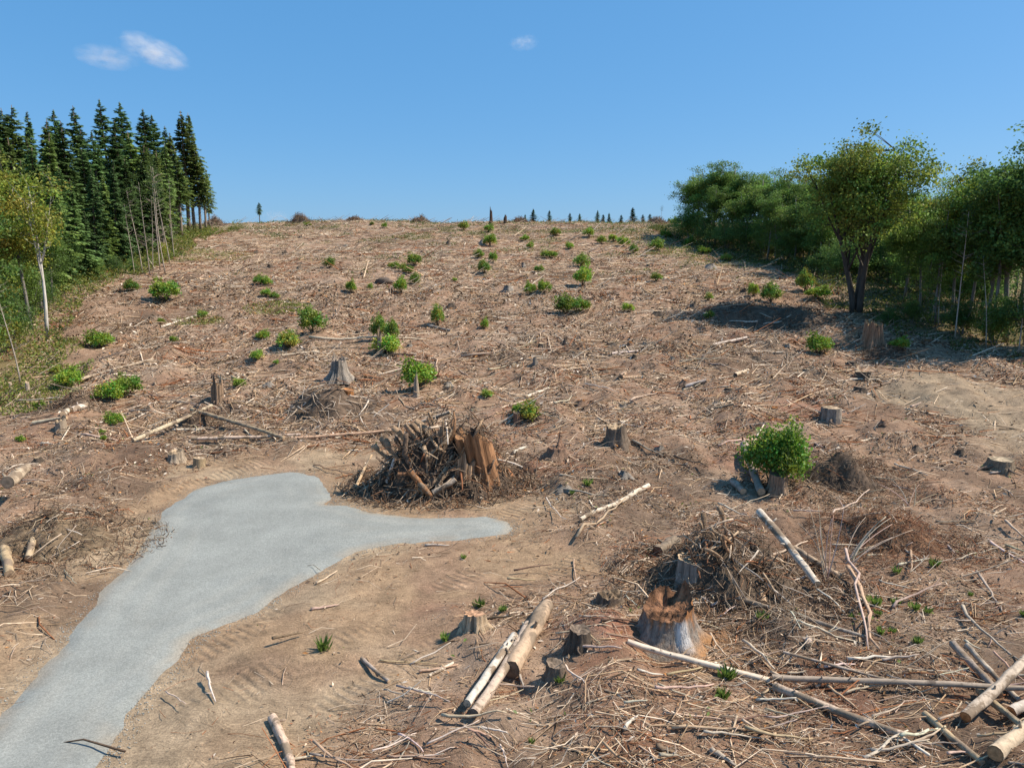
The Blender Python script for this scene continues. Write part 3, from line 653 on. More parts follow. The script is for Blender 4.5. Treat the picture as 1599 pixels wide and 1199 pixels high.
# ------------------------------------------------------------------ stumps
def stump_meshes(seed, R, H, bark, top, flare=0.7, jag=0.0, tilt=0.1, n=30, nz=9, dip=0.05, lob=5, ridge=0.10, spike=None, paint=None, tap=0.06):
    r = np.random.RandomState(seed); th = np.arange(n) / n * 2 * math.pi
    ph = r.rand() * 6; lobes = 0.55 + 0.45 * np.cos(lob * th + ph + 0.8 * np.sin(2 * th))
    rid = 1 + ridge * (r.rand(n) - 0.5) * 1.4 + ridge * 0.5 * np.cos(9 * th + ph * 2)
    tz = H * (1 + tilt * np.cos(th - r.rand() * 6) + (jag + 0.02) * sum(np.cos(k * th + r.rand() * 6.28) / k ** 0.6 for k in (1, 2, 3, 5, 8, 11)) * 0.55 + jag * (r.rand(n) - 0.5) * 0.9); tz = np.maximum(tz, 0.25 * H)
    if spike:
        for a, w, hh in spike: tz = tz + hh * np.exp(-((np.angle(np.exp(1j * (th - a)))) / w) ** 2)
    tt = np.linspace(0, 1, nz) ** 0.8; V = []; C = []
    for k, t in enumerate(tt):
        z = -0.25 * (1 - t) * (k == 0) + tz * t; f = np.exp(-np.maximum(z, 0) / (0.42 * R))
        rr = R * rid * (1 + flare * f * (0.45 + 0.75 * lobes)) * (1 - tap * t) * (1 + 0.03 * (r.rand(n) - 0.5))
        V.append(np.stack([rr * np.cos(th), rr * np.sin(th), z], 1))
        c = np.array(bark)[None] * (0.65 + 0.7 * ((r.rand(n) * 0.3 + (rid - 1) * 3 + 0.35)))[:, None]
        C.append(np.clip(c, 0.01, 0.8))
    V = np.concatenate(V); C = np.concatenate(C)
    if paint is not None: C = paint(V, C, r)
    F = []
    for i in range(nz - 1):
        for k in range(n):
            a = i * n + k; b = i * n + (k + 1) % n; F += [(a, b, b + n), (a, b + n, a + n)]
    body = MB(); body.add(V, F, C)
    ring = V[-n:]; ctr = ring.mean(0); tops = [ring]; m = 9; o_ = seed * 3.1
    for j in range(1, m):
        q = 1 - j / m; p = ctr + (ring - ctr) * q; f = sstep(0, 0.3, 1 - q)
        rel = fbm(p[:, 0] / (0.35 * R) + o_, p[:, 1] / (0.35 * R) + o_, 7, 4) - 0.5
        p[:, 2] = ring[:, 2] * q ** 2.2 + (tz.min() * 0.55 + ctr[2] * 0.45) * (1 - q ** 2.2) - dip * R * f + (rel * (1.2 * jag * H + 0.03) + jag * 3.6 * R * (fbm(p[:, 0] / (0.13 * R) + o_, p[:, 1] / (0.13 * R), 8, 2) - 0.5)) * f; tops.append(p)
    c0 = ctr.copy(); c0[2] = tops[-1][:, 2].mean(); TV = np.vstack(tops + [c0]); TF = []
    for i in range(m - 1):
        for k in range(n):
            a = i * n + k; b = i * n + (k + 1) % n; TF += [(a, b, b + n), (a, b + n, a + n)]
    for k in range(n): TF.append(((m - 1) * n + k, (m - 1) * n + (k + 1) % n, m * n))
    cn = fbm(TV[:, 0] / (0.3 * R) + o_, TV[:, 1] / (0.3 * R), 9, 4)[:, None]; tc = np.array(top)[None] * np.clip(-0.35 + 2.7 * cn, 0.25, 1.9); tb = MB(); tb.add(TV, TF, tc)
    return body.mesh('stump_body', M_stump), tb.mesh('cut_top', M_rot if jag > 0.08 else M_cut)
ROOTM = []
for k in range(4):
    t = np.linspace(0, 1, 6); P = np.stack([t, 0.15 * np.sin(t * 4 + k), 0.16 * (1 - t) ** 1.5 - 0.10 * t], 1); mb = MB(); V, F = tube(P, 0.11 * (1 - 0.8 * t), 7, True, 0.2, k); mb.add(V, F, np.array([0.2, 0.14, 0.1]) * (0.7 + 0.6 * rng.random((len(V), 1)))); ROOTM.append(mb.mesh('root', M_stump, True))
def stump(a, w, h, bark, top, label=None, look=None, roots=4, seed=None, name='stump', group=None, yaw=None, **kw):
    P = at(*a); s = mpp(P); R = w * 0.5 * s / (1 + 0.35 * kw.get('flare', 0.7)); H = h * s / math.cos(math.atan2(CAMZ - P[2], P[1])) * 0.92
    seed = rng.integers(9999) if seed is None else seed
    b, tp = stump_meshes(seed, R, H, bark, top, **kw); o = ob(name, None, loc=P - [0, 0, 0.05], rot=(0, 0, 0 if yaw is None else yaw)); tag(o, label, 'stump', group)
    ob('stump_body', b, o); ob('cut_top', tp, o)
    for k in range(roots):
        aa = k / max(roots, 1) * 6.28 + rng.uniform(-0.4, 0.4); l = R * rng.uniform(1.1, 1.9); ob('root', ROOTM[k % 4], o, (math.cos(aa) * R * 0.75, math.sin(aa) * R * 0.75, 0.06), (0, 0, aa), (l, l * 1.1, l * 1.1))
    if look: want_label(o, look, a[0], a[1], group)
    return o
BK = (0.17, 0.125, 0.09); BG = (0.26, 0.22, 0.18); RT = (0.34, 0.15, 0.055); TN = (0.40, 0.29, 0.185); DK = (0.10, 0.075, 0.055)
def paint_hero(V, C, r):
    th = np.arctan2(V[:, 1], V[:, 0]); z = V[:, 2]; C = C.copy()
    o = np.array([0.30, 0.135, 0.055]); w = np.array([0.62, 0.57, 0.52]); g = np.array([0.27, 0.225, 0.185])
    nz_ = r.rand(len(V)); st = np.array([((math.sin(a * 17) * 0.5 + math.sin(a * 41 + 1) * 0.5)) for a in th])
    C = g[None] * (0.75 + 0.35 * nz_ + 0.25 * st)[:, None]
    f = np.clip(sstep(0.70, 1.05, z + 0.25 * st) + 0.25 * (nz_ > 0.8), 0, 1)[:, None]; C = C * (1 - f) + o * (0.7 + 0.6 * nz_)[:, None] * f
    d = np.abs(np.angle(np.exp(1j * (th - math.radians(-72))))); f = ((1 - sstep(0.14, 0.30, d)) * sstep(0.2, 0.35, z) * (1 - sstep(0.85, 1.0, z)))[:, None]; C = C * (1 - f) + w * f
    f = ((1 - sstep(0.1, 0.5, z)) * sstep(-1.6, -0.9, th) * 0.8)[:, None]; C = C * (1 - f) + np.array([0.42, 0.2, 0.07]) * f
    return C
stump((1042,1002),112,60,BG,(0.215,0.108,0.058),'big rotten stump with crumbling orange top and bleached white flank', seed=6, roots=5, n=72, nz=16, flare=0.95, tap=0.16, jag=0.10, dip=0.02, ridge=0.06, spike=[(math.radians(30),0.38,0.45),(math.radians(120),0.6,0.10)], paint=paint_hero)
stump((742,978),42,24,TN,(0.42,0.24,0.14),'pinkish cut stump with dark gaps left of the crossed tan logs', seed=9, flare=0.9, ridge=0.2, n=36)
stump((905,1004),40,26,DK,BK,'low dark stump just left of the rotten orange stump', seed=12, jag=0.08)
stump((868,1058),40,26,BK,BK,'low brown stump right of the thick tan log, grass at its foot', seed=15, jag=0.05)
stump((952,944),48,20,BK,(0.2,0.14,0.09),'low mossy stump remnant behind the rotten orange stump', seed=18, jag=0.2)
stump((1078,905),46,36,BG,TN,'brown cedar stump at the front of the root mound', seed=21, flare=0.3)
stump((962,692),36,30,BK,TN,'square cut stump with splinters on the right slope', seed=24, flare=0.6, jag=0.14, n=36, ridge=0.15)
stump((870,712),40,16,(0.24,0.15,0.1),(0.24,0.14,0.09),'flared stump with a single upright spike', seed=27, flare=1.2, jag=0.1, spike=[(1.2,0.2,0.75)], roots=6)
stump((1297,655),30,22,BG,TN,'neat flat topped stump upslope right of largest leafy bush', seed=30, flare=0.2, tilt=0.02, ridge=0.14)
stump((1347,592),26,14,DK,TN,'dark cut stump with small splinter near sandy patch', seed=33, spike=[(2.0,0.3,0.4)], flare=0.4)
stump((1342,612),22,10,DK,BK,'lower of two dark stumps near the sandy patch', seed=36)
stump((1329,570),14,8,DK,BK,'smallest dark stump near the right wood', seed=37)
stump((1362,540),34,38,(0.30,0.17,0.10),(0.26,0.17,0.09),'tall hollow reddish stump beside the right wood', seed=39, flare=0.55, jag=0.15, tap=0.22, ridge=0.2, n=48, spike=[(2.5,0.5,0.5)])
stump((1562,730),38,16,(0.24,0.18,0.12),(0.34,0.26,0.17),'flat sawn stump covered in dirt near right edge', seed=42, flare=0.35, tilt=0.02)
stump((1214,768),34,34,(0.30,0.2,0.13),(0.26,0.17,0.11),'draped stump in front of the largest leafy bush', seed=45, flare=0.6, jag=0.06, n=40)
stump((530,590),34,32,BG,(0.28,0.22,0.17),'fluted grey weathered stump standing on the left slope', seed=48, flare=0.95, tap=0.25, jag=0.15, ridge=0.2, n=44, lob=7, spike=[(2.6,0.5,0.5)])
stump((545,625),16,20,RT,RT,'narrow bright orange stump right of the low stick heap', seed=51, flare=0.15)
stump((340,626),18,28,(0.30,0.2,0.13),TN,'broken splinter stump with three upright shards', seed=54, flare=0.3, jag=0.35, ridge=0.25, spike=[(0.5,0.3,0.5),(2.6,0.3,0.6),(4.5,0.25,0.3)])
stump((807,662),13,22,(0.24,0.14,0.09),BK,'leaning brown stump against the small bright bush', seed=57, flare=0.2)
stump((594,555),12,36,(0.34,0.25,0.17),TN,'tan snag standing inside a leafy bush', seed=58, flare=0.4, tap=0.4, jag=0.3, roots=0, name='snag')
stump((650,618),12,32,(0.36,0.28,0.20),TN,'pale leaning snag in the lone mid-slope bush', seed=59, flare=0.5, tap=0.45, jag=0.3, roots=0, name='snag')
stump((276,720),28,18,(0.36,0.28,0.20),TN,'pale splintered stump just above the driveway bend', seed=60, flare=0.6, jag=0.15)
stump((312,728),20,16,(0.34,0.25,0.15),TN,'round tan stump right above the driveway bend', seed=61, flare=0.3)
stump((44,614),6,20,(0.42,0.33,0.25),TN,'short sawn post stump at the left wood edge, right one', seed=62, flare=0.1, roots=0)
stump((17,609),5,14,(0.42,0.33,0.25),TN,'short sawn post stump at the left wood edge, left one', seed=63, flare=0.1, roots=0)
stump((96,672),18,20,(0.36,0.28,0.20),TN,'split pale stump below the twin round bushes', seed=64, flare=0.4, jag=0.2)
stump((767,352),7,24,(0.13,0.085,0.06),BK,'jagged tall dark snag on the crest', seed=65, flare=0.5, jag=0.25, tap=0.5, spike=[(1.0,0.5,1.2)], roots=0, name='snag')
stump((789,350),6,12,(0.13,0.085,0.06),BK,'shorter dark snag on the crest, right of jagged one', seed=66, flare=0.2, jag=0.3, roots=0, name='snag')
# smaller stumps of the slope, six kinds copied
PROTO = []
for k in range(7):
    b, tp = stump_meshes(100 + k, 0.42, 0.5, [BK, BG, DK, (0.24,0.15,0.10), BK, DK, BG][k], [TN, TN, BK, RT, BK, TN, BK][k], flare=0.8 + 0.1 * k, tap=0.15, jag=[0.06, 0.14, 0.25, 0.18, 0.35, 0.12, 0.16][k], n=22, nz=6, ridge=0.14, spike=[(1.0, 0.4, 0.3)] if k == 4 else None); PROTO.append((b, tp))
SMALL = [(847,541,14,10),(955,539,18,9),(984,540,12,11),(1007,538,9,9),(836,568,7,16),(883,536,5,14),(991,559,11,8),(944,580,14,12),(1072,578,12,10),(1070,598,16,9),(817,418,8,12),(1110,418,18,10),
         (1082,482,12,16),(1162,456,11,8),(1012,416,8,7),(1027,491,18,10),(907,631,20,12),(972,636,14,12),(975,741,16,12),(467,421,9,9),(422,418,10,9),(480,487,8,15),(705,478,12,9),(795,513,14,8),(793,453,16,12),
         (753,381,6,12),(700,383,5,11),(445,397,10,8),(1150,458,8,6),(1138,610,16,9),(1210,640,14,9),(1030,700,16,10),(880,760,16,10),(1430,700,14,8),(1500,705,12,8),(1260,580,12,8),(1180,560,12,8),(905,545,8,6),
         (640,540,9,7),(700,600,12,8),(770,585,10,8),(560,520,9,7),(500,455,8,7),(380,520,9,7),(330,470,8,7),(300,540,10,8),(420,600,12,8),(880,480,9,7),(940,450,8,6),(1040,450,8,6),(1090,440,8,6),(660,395,6,5),(540,385,6,6),
         (620,375,5,5),(470,372,6,6),(400,395,7,6),(340,400,7,6),(860,450,7,5),(990,470,7,6),(1230,540,9,7),(1120,630,12,9),(740,640,12,9),(230,640,12,9),(150,690,14,10),(60,720,16,12),(1380,660,12,8),(1050,560,10,7),(920,600,10,8)]
for i, (px, py, w, h) in enumerate(SMALL):
    P = at(px, py); s = mpp(P); k = (i * 5) % 7; b, tp = PROTO[k]; o = ob('stump', None, loc=P - [0, 0, 0.04], rot=(rng.uniform(-0.1, 0.1), rng.uniform(-0.1, 0.1), rng.uniform(0, 6.28)))
    w = max(w, 9 * s ** 0 * 0.9); f = w * s / 1.15; o.scale = (f, f, 0.62 * h * s / 0.5); ob('stump_body', b, o); ob('cut_top', tp, o); tag(o, None, 'stump', 'small stumps left on the slope')
    want_label(o, ['small brown', 'small greyish', 'small dark', 'small reddish', 'small jagged brown', 'small near-black', 'small weathered grey'][k] + ' stump', px, py, 'small stumps left on the slope')

# ------------------------------------------------------------------ heaps of slash
STK = []
for k in range(7):
    t = np.linspace(0, 1, 6); P = np.stack([t - 0.5, 0.035 * np.sin(t * 3.3 + k), 0.03 * np.sin(t * 5 + 2 * k)], 1); mb = MB(); c = [WOODC['pale'], WOODC['tan'], WOODC['grey'], WOODC['brown'], WOODC['tan'], WOODC['white'], WOODC['red']][k]
    V, F = tube(P, 0.5 * np.linspace(1, 0.45, 6) * np.array([1]) * 0.06, 6, True, 0.2, k); mb.add(V, F, np.array(c) * (0.8 + 0.4 * rng.random((len(V), 1)))); STK.append(mb.mesh('branch', M_stick))
CHK = []
for k in range(5):
    t = np.linspace(0, 1, 8); P = np.stack([t - 0.5, 0.05 * np.sin(t * 4 + k * 1.7), 0.045 * np.sin(t * 6 + 2 * k)], 1); mb = MB(); c = [(0.33,0.22,0.135),(0.24,0.16,0.10),(0.40,0.28,0.18),(0.31,0.17,0.09),(0.17,0.115,0.08)][k]
    V, F = tube(P, 0.055 * (1 - 0.72 * t) * (1 + 0.3 * np.sin(t * 9 + k)), 8, True, 0.45, k + 60); mb.add(V, F, np.array(c) * (0.6 + 0.8 * rng.random((len(V), 1)))); CHK.append(mb.mesh('thick_root', M_stump))
def heap(a, w, h, label, name='slash_pile', cat='slash pile', nb=30, nt=900, core=(0.12, 0.082, 0.056), seed=0, depth=0.8, pos=None, pw=1.5, tw=(0.5, 1.3), trad=0.012, mix=None, curl=0.12, spill=1.3, chunk=0, peak=0.0):
    P = at(*a) if pos is None else np.array(pos); s = mpp(P); Rx = w * s / 2; Ry = Rx * depth; H = h * s
    P = P + np.array([0, Ry * 0.85, 0]) if pos is None else P; P[2] = hg(P[0], P[1]); r = np.random.RandomState(seed + 500)
    o = ob(name, None, loc=P); tag(o, label, cat); off = seed * 13.7
    def prof(x, y):
        x0_ = x; x = np.where(x > peak * Rx, (x - peak * Rx) / (1 - peak), (x - peak * Rx) / (1 + peak)); q = np.sqrt((x / Rx) ** 2 + (y / Ry) ** 2); an = np.arctan2(y, x); q = q * (0.72 + 0.62 * fbm(1.6 * np.cos(an) + off, 1.6 * np.sin(an) + off, seed + 3, 2)); x = x0_; n_ = fbm(x / (0.45 * Rx) + off, y / (0.45 * Rx) + off, seed, 3)
        return np.maximum(H * (1 - q ** pw) * (0.15 + 1.55 * n_), -0.4)
    n = 34; gx, gy = np.meshgrid(np.linspace(-1.05, 1.05, n) * Rx, np.linspace(-1.05, 1.05, n) * Ry); gz = prof(gx, gy) * 0.8 + hg(gx + P[0], gy + P[1]) - P[2] - 0.05 + 0.1 * H * (r.rand(n, n) - 0.5)
    i = np.arange(n - 1)[:, None] * n + np.arange(n - 1)[None]; F = np.stack([i, i + 1, i + 1 + n, i + n], -1).reshape(-1, 4)
    C = np.array(core)[None] * (0.6 + 0.8 * r.rand(n * n, 1)); me = mk('soil_core', np.stack([gx.ravel(), gy.ravel(), gz.ravel()], 1), F, M_soil, C); ob('soil_core', me, o)
    # twigs woven over it
    q = np.sqrt(r.rand(nt)) * spill; th = r.rand(nt) * 6.28; x, y = q * np.cos(th) * Rx, q * np.sin(th) * Ry
    z = np.maximum(prof(x, y), 0) * (0.82 + 0.3 * r.rand(nt)) + hg(x + P[0], y + P[1]) - P[2] + 0.03
    L = r.uniform(tw[0], tw[1], nt) * (0.4 + r.rand(nt) * 0.6); d = rand_dirs(nt, r); d[:, 2] = d[:, 2] * 0.55 + 0.05; rad_ = np.stack([np.cos(th), np.sin(th), -0.9 * np.ones(nt) * H / Rx], 1); d = unit(d + rad_ * r.rand(nt, 1) * 0.9)
    c = np.stack([x, y, z], 1); pal = PAL if mix is None else np.array(mix); Cc = pal[r.randint(0, len(pal), nt)] * r.uniform(0.65, 1.25, (nt, 1)); rr = trad * (0.6 + 1.4 * r.rand(nt) ** 2)
    V, F, Cc = bulk_sticks(c - d * L[:, None] / 2, c + d * L[:, None] / 2, rr, rr * 0.5, rand_dirs(nt, r) * (L * curl)[:, None], Cc, 3); t = ob('twigs', mk('twigs', V, F, M_twig, Cc), o); t['kind'] = 'stuff'
    for k in range(chunk):
        th = r.uniform(-2.9, -0.25); q = r.uniform(0.15, 0.8); x, y = q * math.cos(th) * Rx, q * math.sin(th) * Ry; z = max(float(prof(np.array(x), np.array(y))), 0) * 0.85 + float(hg(x + P[0], y + P[1])) - P[2] + 0.1
        l = r.uniform(0.4, 0.8) * H; ob('thick_root', CHK[r.randint(0, 5)], o, (x, y, z), (r.rand() * 6, r.uniform(0.5, 1.5) * (1 if math.cos(th) < 0 else -1), r.uniform(-0.7, 0.7)), (l, l * r.uniform(0.5, 1.5), l * r.uniform(0.5, 1.5)))
    for k in range(nb):
        q = math.sqrt(r.rand()) * 0.95; th = r.rand() * 6.28; x, y = q * math.cos(th) * Rx, q * math.sin(th) * Ry; z = max(float(prof(np.array(x), np.array(y))), 0) * 0.95 + float(hg(x + P[0], y + P[1])) - P[2] + 0.05
        l = r.uniform(0.25, 0.6) * Rx * 1.1; sl = -math.atan(H / Rx * 1.1) * q; yaw = th + r.normal(0, 0.9)
        ob('branch', STK[r.randint(0, 7)], o, (x, y, z), (r.rand() * 0.5, -sl * r.uniform(0.3, 1.2), yaw), (l, l * r.uniform(0.4, 1.1), l * r.uniform(0.4, 1.1)))
    return o
BRN = [(0.22,0.15,0.10),(0.15,0.10,0.07),(0.30,0.21,0.14),(0.40,0.30,0.21),(0.10,0.07,0.05),(0.25,0.13,0.07)]
heap((680,780),252,116,'tall slash pile of roots, branches and stumps beside the gravel turnaround', nb=60, nt=2600, seed=1, pw=1.5, depth=0.7, chunk=40, peak=0.25, tw=(0.6, 1.9), trad=0.016, mix=BRN, core=(0.085, 0.058, 0.04))
heap((1168,945),250,100,'soil-caked root mound behind the rotten orange stump', name='root_mound', cat='root mound', nb=46, nt=2600, seed=2, mix=BRN + [(0.46,0.36,0.27)], core=(0.11,0.078,0.053), tw=(0.3, 1.3), trad=0.012, pw=1.6, chunk=16, spill=1.7, curl=0.3)
heap((1420,862),150,40,'rusty brush mound right of the standing vine stems', name='brush_heap', cat='brush heap', nb=10, nt=2200, seed=3, spill=1.9, mix=[(0.32,0.16,0.08),(0.26,0.11,0.06),(0.36,0.27,0.19),(0.16,0.10,0.07)], core=(0.17,0.09,0.05), tw=(0.3,1.3), trad=0.008, curl=0.25)
heap((1335,768),140,48,'grey brown brush heap touching right side of largest leafy bush', name='brush_heap', cat='brush heap', nb=14, nt=1800, seed=4, spill=1.9, mix=BRN, tw=(0.3,1.4), trad=0.009, curl=0.25)
heap((50,872),190,60,'left root heap with pale torn wood at the left edge', name='root_mound', cat='root mound', nb=26, nt=2200, seed=5, spill=1.9, mix=BRN + [(0.42,0.33,0.22)], core=(0.17,0.12,0.075), tw=(0.25,1.0), trad=0.011, curl=0.22)
heap((500,652),150,40,'low stick heap of crossed pale poles on left slope', name='stick_heap', cat='stick heap', nb=40, nt=500, seed=6, spill=1.9, mix=[WOODC['pale'],WOODC['tan'],WOODC['brown'],WOODC['white']], tw=(0.6,2.2), trad=0.022, curl=0.06)
heap((298,668),62,26,'small root heap where two poles cross on left', name='root_mound', cat='root mound', nb=10, nt=600, seed=7, spill=1.9, mix=BRN, tw=(0.3,1.2), trad=0.014, curl=0.25)
heap((95,640),90,18,'torn wood and bark heap beside the twin round bushes', name='wood_heap', cat='wood heap', nb=14, nt=400, seed=8, mix=BRN + [WOODC['pale']], tw=(0.4,1.4), trad=0.02)
heap((1215,515),190,22,'dark brush heap in the shade of the maple', name='brush_heap', cat='brush heap', nb=20, nt=900, seed=9, mix=BRN, tw=(0.5,2.0), trad=0.018)
heap((1390,560),70,10,'thin reddish brush heap at foot of the hollow stump', name='brush_heap', cat='brush heap', nb=8, nt=400, seed=10, mix=BRN, tw=(0.4,1.4), trad=0.016)
for i, (px, d, w, h, lb) in enumerate([(361,160,32,14,'leftmost slash pile on the crest, beside left wood'),(487,166,36,19,'pointed slash pile on the crest, second from left'),(664,168,34,15,'slash pile on the middle of the crest'),(812,170,28,11,'slash pile on the crest right of the jagged snag'),(1012,164,30,13,'rightmost slash pile on the crest'),(568,168,18,6,'lowest and smallest slash pile on the crest')]):
    heap(None, w, h, lb, nb=16, nt=500, seed=20 + i, pos=atd(px, d), tw=(0.8,2.2), trad=0.03, mix=BRN, pw=1.1)

# big pieces standing in the tall slash pile
def upright(a, w, h, lean, bark, top, label, lift=0.2, back=1.5, **kw):
    P = at(*a); s = mpp(P); P = P + [0, back, 0]; P[2] = hg(P[0], P[1]) + lift; b, tp = stump_meshes(kw.pop('seed', 3), w * s / 2, h * s, bark, top, flare=kw.pop('flare', 0.25), **kw)
    o = ob('upturned_stump', None, loc=P, rot=lean); tag(o, label, 'stump'); ob('stump_body', b, o); ob('cut_top', tp, o); return o
upright((752,764),54,80,(0.14,-0.24,0.4),(0.33,0.17,0.085),(0.28,0.15,0.075),'large orange brown stump tilted in right side of slash pile', jag=0.14, seed=71, back=0.45, n=44, ridge=0.16, flare=0.4)
upright((720,774),30,50,(0.1,0.1,0.1),(0.36,0.24,0.15),(0.3,0.2,0.12),'smaller splintered stump left of the tilted orange stump', jag=0.25, seed=72, back=0.3, n=36, ridge=0.2)
upright((688,770),16,84,(0.05,0.04,0),(0.34,0.25,0.17),TN,'upright grey tan trunk in middle of slash pile', jag=0.1, seed=73, back=0.35, flare=0.1)
log((640,779),(674,784),11,(0.30,0.14,0.065),'orange plank-like slab leaning in the slash pile', l0=1.15, l1=0.1, taper=1.0, conform=0, name='wood_slab', cat='wood')
log((676,782),(712,780),12,WOODC['pale'],'pale peeled stick low in the slash pile', l0=0.25, l1=0.75, conform=0)
log((655,746),(704,746),10,WOODC['pale'],'pale pole on top of the slash pile', l0=2.5, l1=3.0, conform=0)
log((604,770),(618,764),9,WOODC['white'],'white split stick on the slash pile left side', l0=0.4, l1=1.3, conform=0)
log((622,778),(664,777),7.5,(0.22,0.11,0.06),'short level reddish beam above the orange slab', l0=1.0, l1=1.0, conform=0, name='wood_slab', cat='wood')
log((555,766),(582,735),7,WOODC['tan'],'tan pole leaning on left foot of slash pile', l0=0.1, l1=0.7, conform=0)
log((766,735),(800,752),12,(0.36,0.17,0.08),'reddish root slab at right foot of slash pile', l0=0.9, l1=0.1, conform=0, name='wood_slab', cat='wood')
log((15,795),(48,776),24,(0.46,0.36,0.24),'torn pale wood block on the left root heap', l0=0.9, l1=1.1, conform=0, name='wood_slab', cat='wood')
log((45,880),(60,856),14,(0.40,0.30,0.2),'tan root stub low on the left root heap', l0=0.1, l1=0.6, conform=0)

# standing vine stems
def stems(a, tips, label):
    P = at(*a); o = ob('vine_stems', None, loc=P); tag(o, label, 'stems'); s = mpp(P)
    for dx, hh, dy in tips:
        t = np.linspace(0, 1, 8)[:, None]; b = np.array([rng.normal(0, 0.08), rng.normal(0, 0.08), -0.1]); e = np.array([dx * s, dy, hh * s]); mid = (b + e) / 2 + np.array([-dx * s * 0.15 + rng.normal(0, 0.12), rng.normal(0, 0.1), abs(hh) * s * 0.18])
        Q = (1 - t) ** 2 * b + 2 * t * (1 - t) * mid + t * t * e; V, F = tube(Q, np.linspace(0.022, 0.008, 8), 5); mb = MB(); mb.add(V, F, jit(WOODC['pale'], 0.25)); ob('stem', mb.mesh('stem', M_stick), o)
stems((1290,905),[(-28,112,0.3),(-8,112,0.6),(2,100,0),(14,118,-0.2),(-40,84,0.5),(22,92,0.8),(6,70,1.0),(-16,60,-0.3)],'standing vine stems, thin and whitish, right of root mound')
stems((1322,880),[(70,66,0.6),(88,58,1.0),(60,74,0.2),(96,44,1.2),(78,36,0.4),(52,56,1.2),(104,52,0.2),(40,30,0)],'fan of pale vine stems leaning right towards rusty brush mound')
stems((1420,790),[(-40,30,0.5),(30,26,0.8),(48,16,0.3),(-20,38,1.0),(10,34,0.2)],'arched thin vine stems above the rusty brush mound')

# boulder
P = at(600, 442); s = mpp(P); V, F = tube(np.array([(0, 0, t) for t in (-0.2, 0.2, 0.6, 0.85, 1.0)]), [1.0, 1.1, 0.9, 0.6, 0.1], 12, True, 0.55, 4); mb = MB(); mb.add(V, F, np.array((0.12, 0.09, 0.07)) * (0.8 + 0.4 * rng.random((len(V), 1))))
tag(ob('boulder', mb.mesh('boulder', M_rock), loc=P, sc=(13 * s, 11 * s, 9 * s)), 'dark boulder half buried on the upper left slope', 'boulder')

# ------------------------------------------------------------------ leafy sprout bushes
def bush_meshes(seed, ncl=70, npc=26, ls=0.17, col=(0.115, 0.215, 0.034), lob=1.0):
    r = np.random.default_rng(seed); d = rand_dirs(ncl, r); d[:, 2] = np.abs(d[:, 2]) * 1.1 - 0.25; d = unit(d)
    lump = 0.72 + 0.28 * np.sin(d[:, 0] * 3 + seed) * np.cos(d[:, 1] * 3 + seed * 2) + r.normal(0, 0.13, ncl)
    c = d * (lump * (0.55 + 0.45 * r.random(ncl) ** 0.4))[:, None] * np.array([1, 1, 0.95]); c[:, 2] = c[:, 2] * 0.95 + 0.80; c[:, 2] = np.maximum(c[:, 2], 0.12)
    P = np.repeat(c, npc, 0) + r.normal(0, 0.13, (ncl * npc, 3)); P[:, 2] = np.maximum(P[:, 2], 0.03); n = len(P); D, Wd = leaf_dirs(n, r, 0.8)
    out = unit(P - [0, 0, 0.6]); D = unit(D + out * 0.6); Wd = unit(np.cross(np.cross(D, Wd), D))
    cl = np.repeat(r.uniform(0.75, 1.25, (ncl, 1)) * np.array([1, 1, 1]) + np.stack([r.normal(0.05, 0.28, ncl), np.zeros(ncl), np.zeros(ncl)], 1), npc, 0)
    C = np.array(col)[None] * cl * r.uniform(0.7, 1.35, (n, 1)); V, F, Cc = leaves(P, D, Wd, ls * r.uniform(0.6, 1.3, n), C, 0.72, 0.1)
    fo = mk('foliage', V, F, M_bush, Cc); mb = MB()
    for k in range(9):
        e = c[r.integers(0, ncl)] * 0.9; q = np.array([[r.normal(0, 0.1), r.normal(0, 0.1), -0.1], e * [0.4, 0.4, 0.55], e]); v, f = tube(q, [0.035, 0.025, 0.012], 5); mb.add(v, f, (0.16, 0.12, 0.07))
    return fo, mb.mesh('stems', M_stick)
BUSH = [bush_meshes(s, col=tuple(np.array(c) * [2.15, 1.7, 1.4])) for s, c in ((1, (0.115,0.215,0.034)), (2, (0.10,0.20,0.035)), (3, (0.14,0.235,0.036)), (4, (0.085,0.165,0.034)), (5, (0.13,0.20,0.04)))]
BIG = bush_meshes(9, 150, 60, 0.10, (0.20, 0.34, 0.045))
def bush(px, py, w, h, label=None, look='small round green bush', meshes=None, k=None, pos=None, group='green bushes resprouting on the slope'):
    if py < 372: w, h = w * 0.7, h * 0.65
    P = at(px, py) if pos is None else pos; s = mpp(P); k = rng.integers(0, 5) if k is None else k; fo, st = meshes or BUSH[k]
    o = ob('leafy_bush', None, loc=P + [0, w * s * 0.3, 0], rot=(0, 0, rng.uniform(0, 6.28))); o.location.z = float(hg(o.location.x, o.location.y)) - 0.05
    o.scale = (w * s / 1.7, w * s / 1.7, h * s / 1.5); ob('foliage', fo, o); ob('stems', st, o); tag(o, label, 'bush', group if label is None else None)
    if label is None: want_label(o, look, px, py, group)
    return o
bush(1221,766,80,94,'largest leafy bush, bright green, standing behind a draped stump', meshes=BIG)
